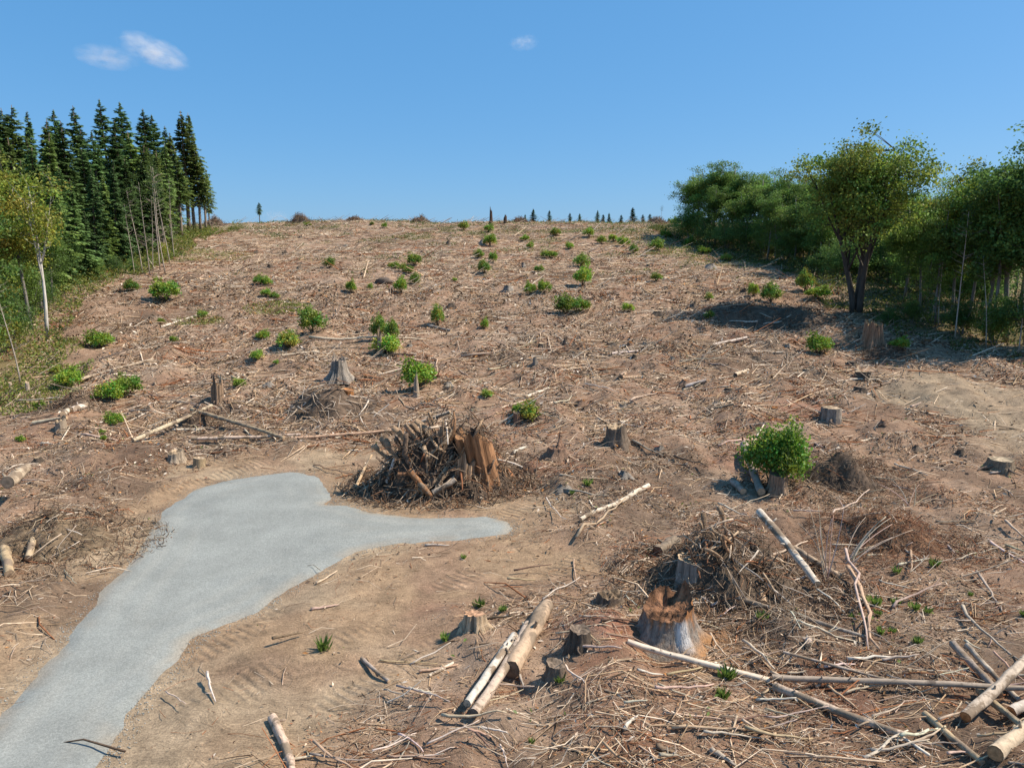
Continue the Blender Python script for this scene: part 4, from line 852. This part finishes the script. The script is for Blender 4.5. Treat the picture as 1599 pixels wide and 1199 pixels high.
for px, py, w, h, lb in [(253,475,38,32,'round bush near the left wood with red litter below'),(168,629,36,28,'left one of the twin round bushes at far left'),(194,622,36,32,'right one of the twin round bushes at far left'),
    (151,546,36,25,'dark low bush upslope of the twin round bushes'),(100,608,36,27,'bush at the grassy edge of the left wood'),(485,522,36,34,'dark round bush with a grey snag left behind it'),(447,551,34,27,'loose dark bush left of the fluted grey stump'),
    (603,556,38,26,'lower bush at the foot of the tan snag'),(592,532,24,32,'upper left bush beside the tan snag'),(612,532,20,28,'upper right bush beside the tan snag'),(683,511,20,30,'narrow bush with a grey log at its foot'),
    (652,612,46,40,'lone mid-slope bush with a pale snag through it'),(823,664,34,32,'small bright yellow-green bush leaning on a brown stump'),(911,448,28,28,'larger lower bush of the two stacked bushes'),(908,419,22,18,'upper smaller bush of the two stacked bushes'),
    (886,494,36,26,'left half of the wide low bush'),(907,489,28,20,'right half of the wide low bush'),(1206,475,28,27,'dark round bush left of the big maple'),(1283,556,34,29,'lone round bush near the right wood, bright green'),
    (625,459,21,22,'round bush beside the dark boulder'),(1260,457,24,30,'tall dark bush left of maple at clearing edge'),(1280,471,34,18,'low wide bush left of the maple trunk'),(1410,548,30,17,'low dull bush right of the hollow stump')]: bush(px, py, w, h, lb)
for px, py, w, h in [(175,664,26,20),(203,457,22,16),(408,532,20,14),(404,446,20,14),(416,447,14,13),(414,465,14,12),(428,468,14,9),(548,459,14,18),(647,417,20,18),(647,446,16,16),(614,421,16,10),(628,425,14,12),(638,428,14,10),
    (756,429,18,18),(748,405,15,12),(770,411,12,15),(757,515,13,16),(760,623,18,12),(827,462,16,18),(850,459,20,18),(858,405,24,12),(842,427,14,11),(982,488,18,12),(1026,440,18,12),(1178,463,16,18),(513,419,16,14),(974,386,18,14),
    (1026,393,20,16),(990,397,13,13),(868,370,24,18),(828,389,11,10),(765,385,20,16),(763,364,20,18),(600,357,11,12),(724,361,22,20),(1055,353,22,16),(1248,446,11,11),(400,565,17,14),
    (315,496,14,10),(270,535,12,9),(372,606,18,13),(250,505,9,8),(1110,498,16,12),(1108,470,12,12),(806,650,12,16),(920,372,18,13),(940,382,16,12),(958,378,14,10),(820,378,14,9),(580,352,10,7),
    (480,354,16,9),(1080,385,20,12),(1040,372,16,11),(1100,398,18,11),(1135,408,18,10),(890,390,12,10),(430,570,9,7),(710,440,7,6),(578,453,8,10),(160,688,10,8),(158,678,9,7),(1175,452,8,8),(30,690,12,10),(85,585,16,12),(60,640,16,12)]:
    bush(px, py, w, h, look='small round green bush' if h >= 12 else 'tiny green bush')

# ------------------------------------------------------------------ trees
def conifer_meshes(seed, H=24.0, Lm=3.3, cb=0.12, col=(0.032, 0.062, 0.026), bark=(0.14, 0.10, 0.075), sp=0.40, dead=0.0):
    r = np.random.default_rng(seed); mb = MB(); lean = r.normal(0, 0.25, 2)
    t = np.linspace(0, 1, 10); ctr = np.stack([lean[0] * t ** 2 + 0.08 * np.sin(t * 5), lean[1] * t ** 2, t * H], 1); V, F = tube(ctr, 0.015 * H * 0.9 * (1 - 0.93 * t) + 0.01, 7, True, 0.1, seed); V[:7, 2] -= 0.4
    mb.add(V, F, np.array(bark) * (0.8 + 0.4 * r.random((len(V), 1))))
    zs = np.arange(cb * H, H * 0.985, sp); z = np.repeat(zs, 6) + r.normal(0, 0.14, len(zs) * 6); n = len(z); q = np.clip((z - cb * H) / (H - cb * H), 0, 1); az = r.random(n) * 6.28
    sect = 0.75 + 0.35 * np.sin(az * 2 + seed + z * 0.3); L = Lm * 1.0 * (1 - q) ** 0.85 * (0.5 + 0.5 * np.minimum(1, q * 5)) * r.uniform(0.5, 1.2, n) * sect + 0.06
    k = r.random(n) > 0.08; z, q, az, L = z[k], q[k], az[k], L[k]; n = len(z)
    dr = np.stack([np.cos(az), np.sin(az), np.zeros(n)], 1); b = np.stack([np.interp(z / H, t, ctr[:, 0]), np.interp(z / H, t, ctr[:, 1]), z], 1); dz = L * (-0.42 * (1 - q) + 0.35 * q - 0.05)
    e = b + dr * L[:, None]; e[:, 2] += dz; v, f, c = bulk_sticks(b, e, 0.035 * np.ones(n), 0.01 * np.ones(n), np.tile([0, 0, 0.12], (n, 1)) * L[:, None], np.tile(np.array(bark) * 0.8, (n, 1)), 2); mb.add(v, f, c)
    if dead > 0:
        m = int(dead * 110); zz = r.uniform(0.06, cb + 0.12, m) * H; a2 = r.random(m) * 6.28; l2 = r.uniform(0.4, 1.7, m); b2 = np.stack([np.interp(zz / H, t, ctr[:, 0]), np.interp(zz / H, t, ctr[:, 1]), zz], 1); e2 = b2 + np.stack([np.cos(a2) * l2, np.sin(a2) * l2, -0.15 * l2], 1)
        v, f, c = bulk_sticks(b2, e2, np.full(m, 0.03), np.full(m, 0.01), rand_dirs(m, r) * 0.1, np.tile([0.26, 0.21, 0.17], (m, 1)), 2); mb.add(v, f, c)
    K = 7; s = np.linspace(0.2, 1.0, K); P = (b[:, None] + dr[:, None] * (L[:, None] * s)[..., None]); P[..., 2] += dz[:, None] * s ** 1.4; P = P.reshape(-1, 3); m = len(P); Lr = np.repeat(L, K); ss = np.tile(s, n); drr = np.repeat(dr, K, 0); sd = np.stack([-drr[:, 1], drr[:, 0], np.zeros(m)], 1); qq = np.repeat(q, K)
    Vs, Fs, Cs = [], [], []; off = 0; bc = np.repeat(r.uniform(0.75, 1.3, (n, 1)), K, 0)
    for sg in (1, -1, 0):
        d = unit(sd * (sg * 0.85) + drr * 0.7 + np.array([0, 0, -0.32]) + rand_dirs(m, r) * 0.3); l = np.minimum(0.95, (0.28 + 0.30 * Lr ** 0.6 * (1.25 - ss * 0.75))) * r.uniform(0.7, 1.3, m) * (0.3 + 0.7 * np.minimum(1, (1 - qq) * 7))
        w = unit(np.cross(d, unit(np.array([0, 0, 1.0]) + rand_dirs(m, r) * 0.7))); C = np.array(col) * np.array([3.6, 3.0, 2.2]) * bc * r.uniform(0.75, 1.3, (m, 1)) * (1 + 0.25 * (ss[:, None] > 0.8))
        v, f, c = leaves(P + rand_dirs(m, r) * 0.08, d, w, l, C, 0.5, 0.06); Vs.append(v); Fs.append(f + off); Cs.append(c); off += len(v)
    return mb.mesh('trunk', M_trunk), mk('crown', np.concatenate(Vs), np.concatenate(Fs), M_needle, np.concatenate(Cs))
def broad_meshes(seed, H=15.0, Wc=6.0, cb=0.35, ncl=105, npc=120, ls=0.21, col=(0.065, 0.115, 0.026), bark=(0.20, 0.18, 0.155), tr=0.16, stemsn=1, rc=0.46, limb=9, yel=0.15, flat=1.0, sprd=0.0):
    r = np.random.default_rng(seed); mb = MB(); z0 = cb * H; cz = (z0 + H) / 2; rz = (H - z0) / 2
    d = rand_dirs(ncl, r); rad_ = r.random(ncl) ** 0.42; lump = 0.82 + 0.36 * np.sin(d[:, 0] * 4 + seed) * np.sin(d[:, 1] * 4 + 2 * seed) + 0.2 * np.sin(d[:, 2] * 6 + seed) + r.normal(0, 0.08, ncl)
    c = d * (rad_ * lump)[:, None] * np.array([Wc / 2, Wc / 2, rz]) + np.array([0, 0, cz]); roots = []
    for k in range(stemsn):
        a = k / max(stemsn, 1) * 6.28 + 0.6; ang = sprd if stemsn > 1 else 0.0; t = np.linspace(0, 1, 9); hh = H * (0.86 if stemsn == 1 else 0.62)
        p = np.stack([np.cos(a) * (0.25 * (stemsn > 1) + ang * t ** 1.3 * Wc * 0.5) + 0.25 * np.sin(t * 3 + k), np.sin(a) * (0.25 * (stemsn > 1) + ang * t ** 1.3 * Wc * 0.5) + 0.2 * np.sin(t * 4 + seed), t * hh], 1)
        V, F = tube(p, tr * (1 - 0.85 * t) + 0.015, 8, True, 0.12, seed + k); V[:8, 2] -= 0.5; mb.add(V, F, np.array(bark) * (0.75 + 0.5 * r.random((len(V), 1)))); roots.append(p)
    L = []
    for k in range(limb):
        p = roots[k % stemsn]; i = r.integers(3, 8); tg = c[r.integers(0, ncl)] * np.array([0.85, 0.85, 1]); b = p[i]
        if tg[2] < b[2] - 0.5: tg[2] = b[2] + 0.6
        m = (b + tg) / 2 + np.array([0, 0, -0.12]) * np.linalg.norm(tg - b); t = np.linspace(0, 1, 6)[:, None]; q = (1 - t) ** 2 * b + 2 * t * (1 - t) * m + t * t * tg; v, f = tube(q, tr * 0.42 * (1 - 0.8 * t[:, 0]), 5, False); mb.add(v, f, np.array(bark) * 0.85); L.append(q)
    nodes = np.concatenate(L + [p[3:] for p in roots]); j = np.array([np.argmin(((nodes - x) ** 2).sum(1) + 3 * np.maximum(nodes[:, 2] - x[2], 0)) for x in c])
    v, f, cc = bulk_sticks(nodes[j], c, np.full(ncl, tr * 0.16), np.full(ncl, 0.012), rand_dirs(ncl, r) * 0.15, np.tile(np.array(bark) * 0.75, (ncl, 1)), 3); mb.add(v, f, cc)
    n = ncl * npc; col = np.array(col) * 1.85; P = np.repeat(c, npc, 0) + r.normal(0, 1, (n, 3)) * np.array([rc, rc, rc * 0.62 * flat]); D, Wd = leaf_dirs(n, r, 0.9)
    tint = np.repeat(r.uniform(0.62, 1.38, (ncl, 1)) * (1 + np.stack([yel * r.random(ncl) * 1.6, yel * r.random(ncl) * 0.6, np.zeros(ncl)], 1)), npc, 0); C = np.array(col) * tint * r.uniform(0.7, 1.3, (n, 1))
    V, F, Cc = leaves(P, D, Wd, ls * r.uniform(0.6, 1.3, n), C, 0.75, 0.1); return mb.mesh('trunk', M_trunk, True), mk('crown', V, F, M_leaf, Cc)
CON = [(conifer_meshes(1, 24, 4.2, 0.05), 24), (conifer_meshes(2, 24, 3.7, 0.08, (0.028, 0.058, 0.027)), 24), (conifer_meshes(3, 24, 4.8, 0.04, (0.042, 0.072, 0.026)), 24), (conifer_meshes(4, 24, 3.0, 0.42, (0.036, 0.064, 0.026), (0.24, 0.19, 0.145), dead=0.8), 24), (conifer_meshes(5, 24, 3.4, 0.30, (0.045, 0.07, 0.025), (0.22, 0.17, 0.13), dead=0.6), 24)]
ALD = [(broad_meshes(11, cb=0.26), 15), (broad_meshes(12, Wc=5.2, cb=0.30, col=(0.058, 0.105, 0.028)), 15), (broad_meshes(13, Wc=6.2, cb=0.13, col=(0.072, 0.12, 0.026)), 15), (broad_meshes(14, Wc=5.6, cb=0.33, col=(0.11, 0.145, 0.026), yel=0.5), 15)]
LOW = [(broad_meshes(21, 7, 6.2, 0.02, 120, 90, 0.18, (0.06, 0.11, 0.028), stemsn=3, sprd=0.5, tr=0.09), 7), (broad_meshes(22, 7, 5.4, 0.05, 120, 90, 0.18, (0.085, 0.135, 0.03), stemsn=3, sprd=0.5, tr=0.08), 7), (broad_meshes(23, 7, 5.0, 0.03, 100, 90, 0.17, (0.13, 0.165, 0.03), stemsn=3, sprd=0.5, tr=0.07, yel=0.5), 7)]
MAPLE = (broad_meshes(31, 17, 11.5, 0.36, 330, 95, 0.24, (0.075, 0.115, 0.024), (0.075, 0.062, 0.05), 0.30, stemsn=3, sprd=0.42, limb=22, rc=0.52, yel=0.35), 17)
BIRCH = (broad_meshes(41, 13, 4.4, 0.40, 60, 40, 0.2, (0.11, 0.15, 0.028), (0.55, 0.50, 0.44), 0.13, limb=8, yel=0.5), 13)
def bare_meshes(seed, H=13):
    r = np.random.default_rng(seed); t = np.linspace(0, 1, 10); p = np.stack([0.9 * t ** 2 * r.normal() + 0.2 * np.sin(t * 5 + seed), 0.3 * t * r.normal(), t * H], 1); mb = MB(); V, F = tube(p, 0.10 * (1 - 0.85 * t) + 0.012, 7); V[:7, 2] -= 0.4; mb.add(V, F, np.array((0.40, 0.33, 0.26)) * (0.8 + 0.4 * r.random((len(V), 1))))
    m = 26; i = r.uniform(0.25, 0.98, m); b = np.stack([np.interp(i, t, p[:, k]) for k in range(3)], 1); a = r.random(m) * 6.28; l = r.uniform(0.5, 2.0, m); e = b + np.stack([np.cos(a) * l, np.sin(a) * l, 0.35 * l], 1); v, f, c = bulk_sticks(b, e, np.full(m, 0.03), np.full(m, 0.01), rand_dirs(m, r) * 0.15, np.tile([0.34, 0.28, 0.22], (m, 1)), 3); mb.add(v, f, c)
    tp = p[7:]; n = 420; P = tp[r.integers(0, 3, n)] + r.normal(0, 0.7, (n, 3)); D, Wd = leaf_dirs(n, r); V, F, C = leaves(P, D, Wd, 0.2 * r.uniform(0.6, 1.3, n), np.array((0.07, 0.11, 0.03)) * r.uniform(0.6, 1.4, (n, 1)), 0.7)
    return mb.mesh('trunk', M_trunk, True), mk('crown', V, F, M_leaf, C)
BARE_T = [(bare_meshes(51), 13), (bare_meshes(52), 13), (bare_meshes(53), 13)]
TREES = []
def tree(name, proto, pos, h, wide=1.0, rot=None, lean=(0, 0), wood=None, look=None, label=None, group=None):
    (tm, cm), H0 = proto; o = ob(name, None, loc=pos, rot=(lean[0], lean[1], rng.uniform(0, 6.28) if rot is None else rot)); f = h / H0; o.scale = (f * wide, f * wide, f); ob('trunk', tm, o); ob('crown', cm, o); tag(o, label, 'tree', group)
    if label is None: TREES.append((o, wood, look, proj(np.array(pos))[0]))
    return o
# left wood: conifers along the skyline and behind, broadleaves in front
for px, d, ty in [(-45,92,150),(-15,98,165),(10,100,165),(24,104,170),(38,108,172),(53,102,184),(78,106,170),(64,94,205),(118,112,165),(100,100,190),(136,118,195),(162,122,156),(148,108,205),(193,124,158),(180,112,190),(205,116,205),(225,128,170),(236,132,178),(216,112,225),(252,138,196),
                  (88,80,290),(112,84,280),(138,90,265),(168,97,250),(196,104,248),(222,112,250),(70,78,260),(40,82,230),(0,84,220),(128,86,330),(155,94,320),(186,101,310),(20,92,215),(50,96,220),(84,100,225),(108,104,228),(130,104,232),(152,110,225),(172,114,222),(190,118,226),(210,122,230),(232,124,232),(248,128,240),(262,132,250),(95,90,260),(160,100,275),(205,110,285),(228,116,290),(30,86,250)]:
    P, h = top_at(px, d, ty); P[0] = min(P[0], edgeL(P[1]) - 1.5); P[2] = hg(P[0], P[1]); tree('conifer_tree', CON[rng.integers(0, 3)][:], P, h, rng.uniform(1.05, 1.7), lean=(rng.normal(0, 0.02), rng.normal(0, 0.025)), wood='L', look='tall dark conifer in the left wood', group='conifers of the left wood')
for px, d, ty in [(240,118,235),(256,122,225),(268,134,208),(282,140,174),(291,144,176),(303,141,212),(314,144,246),(274,128,235),(322,150,268),(246,112,262)]:
    P, h = top_at(px, d, ty); tree('conifer_tree', CON[3 + rng.integers(0, 2)], P, h, rng.uniform(1.1, 1.4), wood='LC', look='bare-stemmed conifer at the right corner of the left wood', group='bare-stemmed conifers of the left wood')
for px, d, ty, pr in [(-75,48,270,0),(-30,58,262,3),(18,62,256,3),(44,68,300,0),(-55,64,240,3),(84,78,350,0),(112,83,372,1),(66,74,330,2),(150,93,375,0),(178,97,380,1),(205,103,370,2),(228,108,360,0),(240,112,340,1)]:
    P, h = top_at(px, d, ty); P[0] = min(P[0], edgeL(P[1]) - 0.8); P[2] = hg(P[0], P[1]); tree('broadleaf_tree', ALD[pr], P, h, rng.uniform(0.95, 1.2), wood='LB', look='leafy broadleaf tree in the left wood', group='broadleaf trees of the left wood')
for px, py, ty, k in [(98,455,398,1),(-35,600,420,1),(-5,575,430,2),(22,552,440,0),(48,515,410,1),(-60,610,380,0),(70,490,420,0),(132,450,410,0),(162,444,405,1),(190,438,400,0),(215,432,405,0),(240,418,400,0),(10,520,400,1),(262,402,378,2)]:
    P = at(px, py); P = P + np.array([-1.6, 2.0, 0]); P[2] = hg(P[0], P[1]); h = (py - ty) * mpp(P) * 0.95; tree('understory_tree', LOW[k], P, h, 0.85, wood='LU', look='low leafy understory tree along the left wood edge', group='understory trees of the left wood')
tree('birch_tree', BIRCH, at(73, 531), (531 - 262) * mpp(at(73, 531)), 1.0, label='white barked birch standing before the left wood', lean=(0, -0.02))
tree('bare_tree', BARE_T[0], at(31, 600), (600 - 425) * mpp(at(31, 600)), 0.8, label='slender pale trunk leaning left at the left edge', rot=0, lean=(0, -0.09))
for i, (px, py, ty, ln) in enumerate([(222,428,300,-0.08),(234,432,290,-0.1),(258,430,268,-0.06),(250,422,262,-0.05),(264,414,280,-0.05),(272,404,285,0.02),(210,430,320,-0.1),(240,424,310,-0.03)]):
    P = at(px, py); tree('bare_tree', BARE_T[i % 3], P, (py - ty) * mpp(P), 0.75, wood='LT', look='thin pale leaning trunk at the left wood edge', lean=(0, ln), group='thin pale trunks of the left wood')
# right wood
tree('maple_tree', MAPLE, at(1346, 494) + np.array([0, 1.5, 0]), (494 - 196) * mpp(at(1346, 494)), 1.0, label='big round-crowned maple with three dark trunks, right of centre', rot=0.3)
for px, d, ty, pr in [(1083,134,268,1),(1096,130,262,1),(1112,126,256,0),(1130,124,252,2),(1150,122,256,0),(1172,119,270,2),(1190,114,274,0),(1212,110,268,1),(1236,107,272,2),(1258,103,274,0),(1280,100,280,1),(1300,97,284,2),(1325,94,286,0),(1120,118,290,2),(1160,112,296,1),(1205,103,300,2),(1245,98,305,0),(1285,90,300,0),(1140,136,262,1),(1225,120,270,0),(1270,112,276,2),
                       (1425,72,300,2),(1450,66,306,0),(1470,76,292,1),(1482,62,300,2),(1512,64,262,3),(1538,62,256,0),(1556,70,250,2),(1578,58,226,0),(1604,58,210,1),(1640,56,205,0),(1690,54,195,1),(1560,60,300,1),(1500,76,280,0),(1400,84,290,1),(1380,92,300,0),(1625,66,225,1),(1310,125,290,0),(1345,118,292,2),(1375,112,290,0),(1405,105,288,1),(1340,104,310,2),(1310,106,320,0),(1365,98,320,2),(1435,95,285,0),(1490,90,275,2),(1550,84,255,0),(1610,80,235,1),(1270,130,280,1),(1230,135,276,0),(1190,138,270,2)]:
    P, h = top_at(px, d, ty); P[0] = max(P[0], edgeR(P[1]) + 0.6); P[2] = hg(P[0], P[1]); h = h * (1.1 if P[1] > 92 else 1.0); tree('broadleaf_tree', ALD[pr if P[1] < 92 else (2, 2, 0)[pr % 3]], P, h, rng.uniform(0.85, 1.35) * (1.15 if P[1] > 92 else 1), wood='R', look='leafy broadleaf tree in the right wood', group='broadleaf trees of the right wood')
for px, py, ty, k in [(1078,378,322,0),(1105,388,320,0),(1135,394,325,0),(1165,400,330,0),(1195,405,335,1),(1235,416,345,0),(1262,418,350,1),(1290,440,375,0),(1405,517,475,0),(1440,524,470,1),(1520,542,480,0),(1575,552,470,1),(1640,565,460,0)]:
    P = at(px, py); P = P + np.array([0.5, 2.6, 0]); P[2] = hg(P[0], P[1]); h = (py - ty) * mpp(P) * rng.uniform(0.65, 1.05); tree('understory_tree', LOW[k], P, h, 1.1, wood='RU', look='low leafy understory tree along the right wood edge', group='understory trees of the right wood')
for i, (px, py, ty, ln) in enumerate([(1491,532,335,0.06),(1452,506,370,0.14),(1540,545,400,0.16),(1209,408,330,0),(1218,410,320,0.02),(1282,424,330,0),(1292,426,335,0.01),(1135,390,320,0.1),(1590,555,380,0.12),(1466,510,360,0.1)]):
    P = at(px, py); tree('bare_tree', BARE_T[i % 3], P, (py - ty) * mpp(P), 0.75, wood='RT', look='thin pale trunk at the right wood edge', lean=(0, ln), group='thin pale trunks of the right wood')
for px, d, h, k in [(1300,84,5.5,0),(1320,90,6,1),(1345,86,5.5,0),(1372,82,5,0),(1395,78,5.5,1),(1415,84,6,0),(1335,100,6,0),(1365,102,6.5,0),(1440,76,5,0),(1465,72,4.5,1),(1500,70,5,0),(1275,96,5,0),(1255,104,5.5,0),(1225,110,5.5,0),(1195,116,5.5,0)]:
    P = atd(px, d); tree('understory_tree', LOW[k], P, h, 1.15, wood='RB', look='shaded understory tree deeper in the right wood', group='deeper understory of the right wood')
# crest and beyond
for px, d, ty, w in [(833,176,328,0.9),(858,175,330,0.7),(820,178,336,0.8),(890,177,339,0.9),(933,174,330,0.7),(942,177,337,1.1),(951,175,334,0.8),(988,174,326,1.0),(1015,176,336,1.1),(1004,178,341,1.0),(970,178,342,1.0),(905,180,343,0.9)]:
    P, h = top_at(px, d, ty); tree('conifer_tree', CON[rng.integers(0, 2)], P, max(h, 2) * 1.1, w * 3.0, wood='C', look='far dark conifer showing above the crest', group='conifers beyond the crest')
P, h = top_at(404, 172, 316); tree('conifer_tree', CON[3], P, h, 2.0, label='lone thin conifer on the crest right of the left wood')
P, h = top_at(1033, 163, 323); tree('bare_tree', BARE_T[1], P, h, 1.0, label='lone spindly tree on the crest near the right wood')
P, h = top_at(1045, 180, 340); tree('understory_tree', LOW[0], P, h, 1.0, label='round leafy treetop behind the crest near right wood')
g = {}
for o, w_, look, px in TREES: g.setdefault(w_, []).append((px, o, look))
for w_, L in g.items():
    L.sort(key=lambda a: a[0])
    for k, (px, o, look) in enumerate(L): o['label'] = f'{look}, {ORD[k + 1]} from the left'

# ------------------------------------------------------------------ undergrowth and weeds (uncountable)
def green_stuff(name, X, Y, hmax, size, cols, label, cat, per=1, up=0.9):
    n = len(X); P = np.stack([X, Y, hg(X, Y) + 0.03 + hmax * rng.random(n) ** 1.4], 1); D, Wd = leaf_dirs(n, rng, up); C = np.array(cols)[rng.integers(0, len(cols), n)] * rng.uniform(0.65, 1.3, (n, 1))
    V, F, Cc = leaves(P, D, Wd, size * rng.uniform(0.6, 1.3, n), C, 0.55); tag(ob(name, mk(name, V, F, M_leaf, Cc)), label, cat, kind='stuff')
def strip(edge, sgn, n, y0, y1, depth, out):
    y = y0 + (y1 - y0) * rng.random(n) ** 0.75; e = edge(y); x = e + sgn * (rng.random(n) ** 1.3 * (depth + out) - out); k = fbm(x / 2.5, y / 2.5, 151, 3) > 0.40; return x[k], y[k]
x, y = strip(edgeL, -1, 52000, 42, 150, 14, 1.2); hh = 0.35 + 1.5 * sstep(0.42, 0.7, fbm(x / 2.5, y / 2.5, 151, 3)); green_stuff('undergrowth', x, y, hh, 0.24, [(0.15,0.20,0.04),(0.21,0.24,0.04),(0.09,0.14,0.035),(0.25,0.23,0.05)], 'ferns and brambles along the floor of the left wood', 'undergrowth')
x, y = strip(edgeR, 1, 60000, 42, 150, 16, 2.0); hh = 0.35 + 1.6 * sstep(0.42, 0.7, fbm(x / 2.5, y / 2.5, 151, 3)); green_stuff('undergrowth', x, y, hh, 0.24, [(0.075,0.11,0.028),(0.13,0.15,0.03),(0.05,0.085,0.026),(0.15,0.14,0.035)], 'ferns and brambles along the floor of the right wood', 'undergrowth')
m = 110000; y = 60 + 118 * rng.random(m) ** 0.8; x = (rng.random(m) * 2 - 1) * y * 0.5; ec = np.minimum(x - edgeL(y), edgeR(y) - x)
w = sstep(0.60, 0.74, fbm(x / 6, y / 6, 83, 4)) * sstep(70, 150, y) + 0.9 * (sstep(135, 170, y) * sstep(0.50, 0.62, fbm(x / 9, y / 5, 153, 3))) + sstep(9, 0, ec) * 0.0 + (x > 8) * sstep(14, 2, edgeR(y) - x) * sstep(85, 110, y) * sstep(0.42, 0.55, fbm(x / 4, y / 4, 155, 3))
k = (rng.random(m) < w * 1.2) & (ec > -1); green_stuff('weeds', x[k], y[k], 0.45, 0.30, [(0.15,0.20,0.05),(0.19,0.215,0.06),(0.21,0.20,0.075),(0.11,0.165,0.04)], 'low green weeds and grass spreading over the upper slope', 'weeds')
# small weeds near
x, y = scatter(6000, 14, 75, 0.9); k = fbm(x / 1.6, y / 1.6, 157, 3) > 0.64; green_stuff('weeds', x[k], y[k], 0.16, 0.13, [(0.11,0.17,0.035),(0.14,0.19,0.04)], 'sparse tiny green weeds among the near slash', 'weeds')
# left grass verge and patches
def patch(px, py, rx, ry, n):
    P = at(px, py); r = np.sqrt(rng.random(n)); a = rng.random(n) * 6.28; return P[0] + r * np.cos(a) * rx, P[1] + r * np.sin(a) * ry
xs, ys = zip(*[patch(*q) for q in [(30,620,3.5,3,3000),(70,595,3,3,2200),(430,485,3,2.5,1400),(310,503,2.2,1.6,700),(80,550,2,3,1200),(445,480,2,2,500),(330,402,6,6,2200),(290,395,4,5,1500),(1080,395,7,6,2600),(1150,410,8,4,1800),(990,375,8,5,1600),(930,362,9,5,1500),(780,362,9,5,1200)]])
green_stuff('grass', np.concatenate(xs), np.concatenate(ys), 0.28, 0.16, [(0.17,0.22,0.045),(0.23,0.26,0.05),(0.27,0.26,0.07)], 'patches of yellowish green grass by the left wood and on the slope', 'grass', up=0.1)
# fern and grass tufts close to the camera
def tuft_mesh(seed, n=46):
    r = np.random.default_rng(seed); a = r.random(n) * 6.28; l = r.uniform(0.5, 1.0, n); b = np.stack([r.normal(0, 0.12, n), r.normal(0, 0.12, n), np.zeros(n) - 0.05], 1); D = unit(np.stack([np.cos(a) * 0.55, np.sin(a) * 0.55, np.ones(n)], 1)); Wd = unit(np.cross(D, rand_dirs(n, r))); V, F, C = leaves(b, D, Wd, l, np.array((0.20, 0.30, 0.06)) * r.uniform(0.6, 1.3, (n, 1)), 0.16, 0.05); return mk('grass_tuft', V, F, M_bush, C)
TUFT = [tuft_mesh(s) for s in range(3)]
for i, (px, py, h) in enumerate([(505,1015,22),(695,1000,14),(748,948,16),(785,955,12),(875,1066,14),(1134,1060,24),(1128,1090,18),(1190,968,16),(1365,945,18),(1400,945,14),(1370,962,12),(1428,952,14),(1448,958,12),(1375,990,12),(1392,988,11),(1432,1005,14),(1598,962,10),(1458,885,16),(1400,895,12),(918,758,12),(893,772,8),(724,872,8),(1515,930,8),(1330,965,9),(830,1160,9)]):
    P = at(px, py); o = ob('grass_tuft', TUFT[i % 3], loc=P, rot=(0, 0, rng.random() * 6), sc=h * mpp(P) * 1.25); tag(o, None, 'grass', 'green tufts among the near slash'); want_label(o, 'small green grass tuft', px, py, 'green tufts among the near slash')

# ------------------------------------------------------------------ clouds
def cloud(px, py, w, h, ang, dens, label, seed):
    r = ray(px, py); r = r / r[1]; d = 1700.0; P = r * d + [0, 0, CAMZ]; s = d * 1.03 / FPX
    import bmesh
    bm = bmesh.new(); bmesh.ops.create_icosphere(bm, subdivisions=4, radius=1.0)
    for v in bm.verts:
        n_ = float(fbm(np.array(v.co.x * 1.4 + seed), np.array(v.co.z * 1.6 + v.co.y), seed, 3)); v.co *= 0.72 + 0.5 * n_
    me = bpy.data.meshes.new('cloud'); bm.to_mesh(me); bm.free()
    m, t, out = nmat('cloud_vapour'); L = t.links.new; tc = N(t, 'ShaderNodeTexCoord')
    ln = N(t, 'ShaderNodeVectorMath', operation='LENGTH'); L(tc.outputs['Object'], ln.inputs[0]); fo = N(t, 'ShaderNodeMapRange'); fo.inputs[1].default_value = 1.0; fo.inputs[2].default_value = 0.1; L(ln.outputs['Value'], fo.inputs[0])
    mp = N(t, 'ShaderNodeMapping'); mp.inputs['Location'].default_value = (seed, seed, 0); mp.inputs['Scale'].default_value = (1.6, 1.0, 1.1); L(tc.outputs['Object'], mp.inputs[0]); nz = N(t, 'ShaderNodeTexNoise', Scale=1.8, Detail=5.0, Roughness=0.6); L(mp.outputs[0], nz.inputs[0]); mr = N(t, 'ShaderNodeMapRange'); mr.inputs[1].default_value = 0.40; mr.inputs[2].default_value = 0.66; L(nz.outputs[0], mr.inputs[0])
    mu = N(t, 'ShaderNodeMath', operation='MULTIPLY'); L(fo.outputs[0], mu.inputs[0]); L(mr.outputs[0], mu.inputs[1]); m2 = N(t, 'ShaderNodeMath', operation='MULTIPLY'); L(mu.outputs[0], m2.inputs[0]); m2.inputs[1].default_value = dens
    v = N(t, 'ShaderNodeVolumePrincipled'); v.inputs['Color'].default_value = (0.97, 0.97, 0.98, 1); v.inputs['Anisotropy'].default_value = 0.1; L(m2.outputs[0], v.inputs['Density']); L(v.outputs[0], out.inputs['Volume'])
    me.materials.append(m); o = ob('cloud', me, loc=P, rot=(0, ang, 0), sc=(w * s / 2, w * s / 3, h * s / 2)); tag(o, label, 'cloud')
cloud(240, 80, 112, 44, 0.33, 0.032, 'brightest small white cloud at upper left', 1)
cloud(165, 90, 100, 36, 0.10, 0.018, 'faint wispy cloud left of the brightest cloud', 5)
cloud(818, 67, 48, 24, -0.1, 0.020, 'tiny faint cloud high above the centre', 9)
cloud(548, 347, 44, 14, 0, 0.05, 'small cloud just showing over the crest', 13)
cloud(430, 338, 44, 20, 0, 0.015, 'faint cloud low over the crest near the left wood', 17)

resolve_labels()
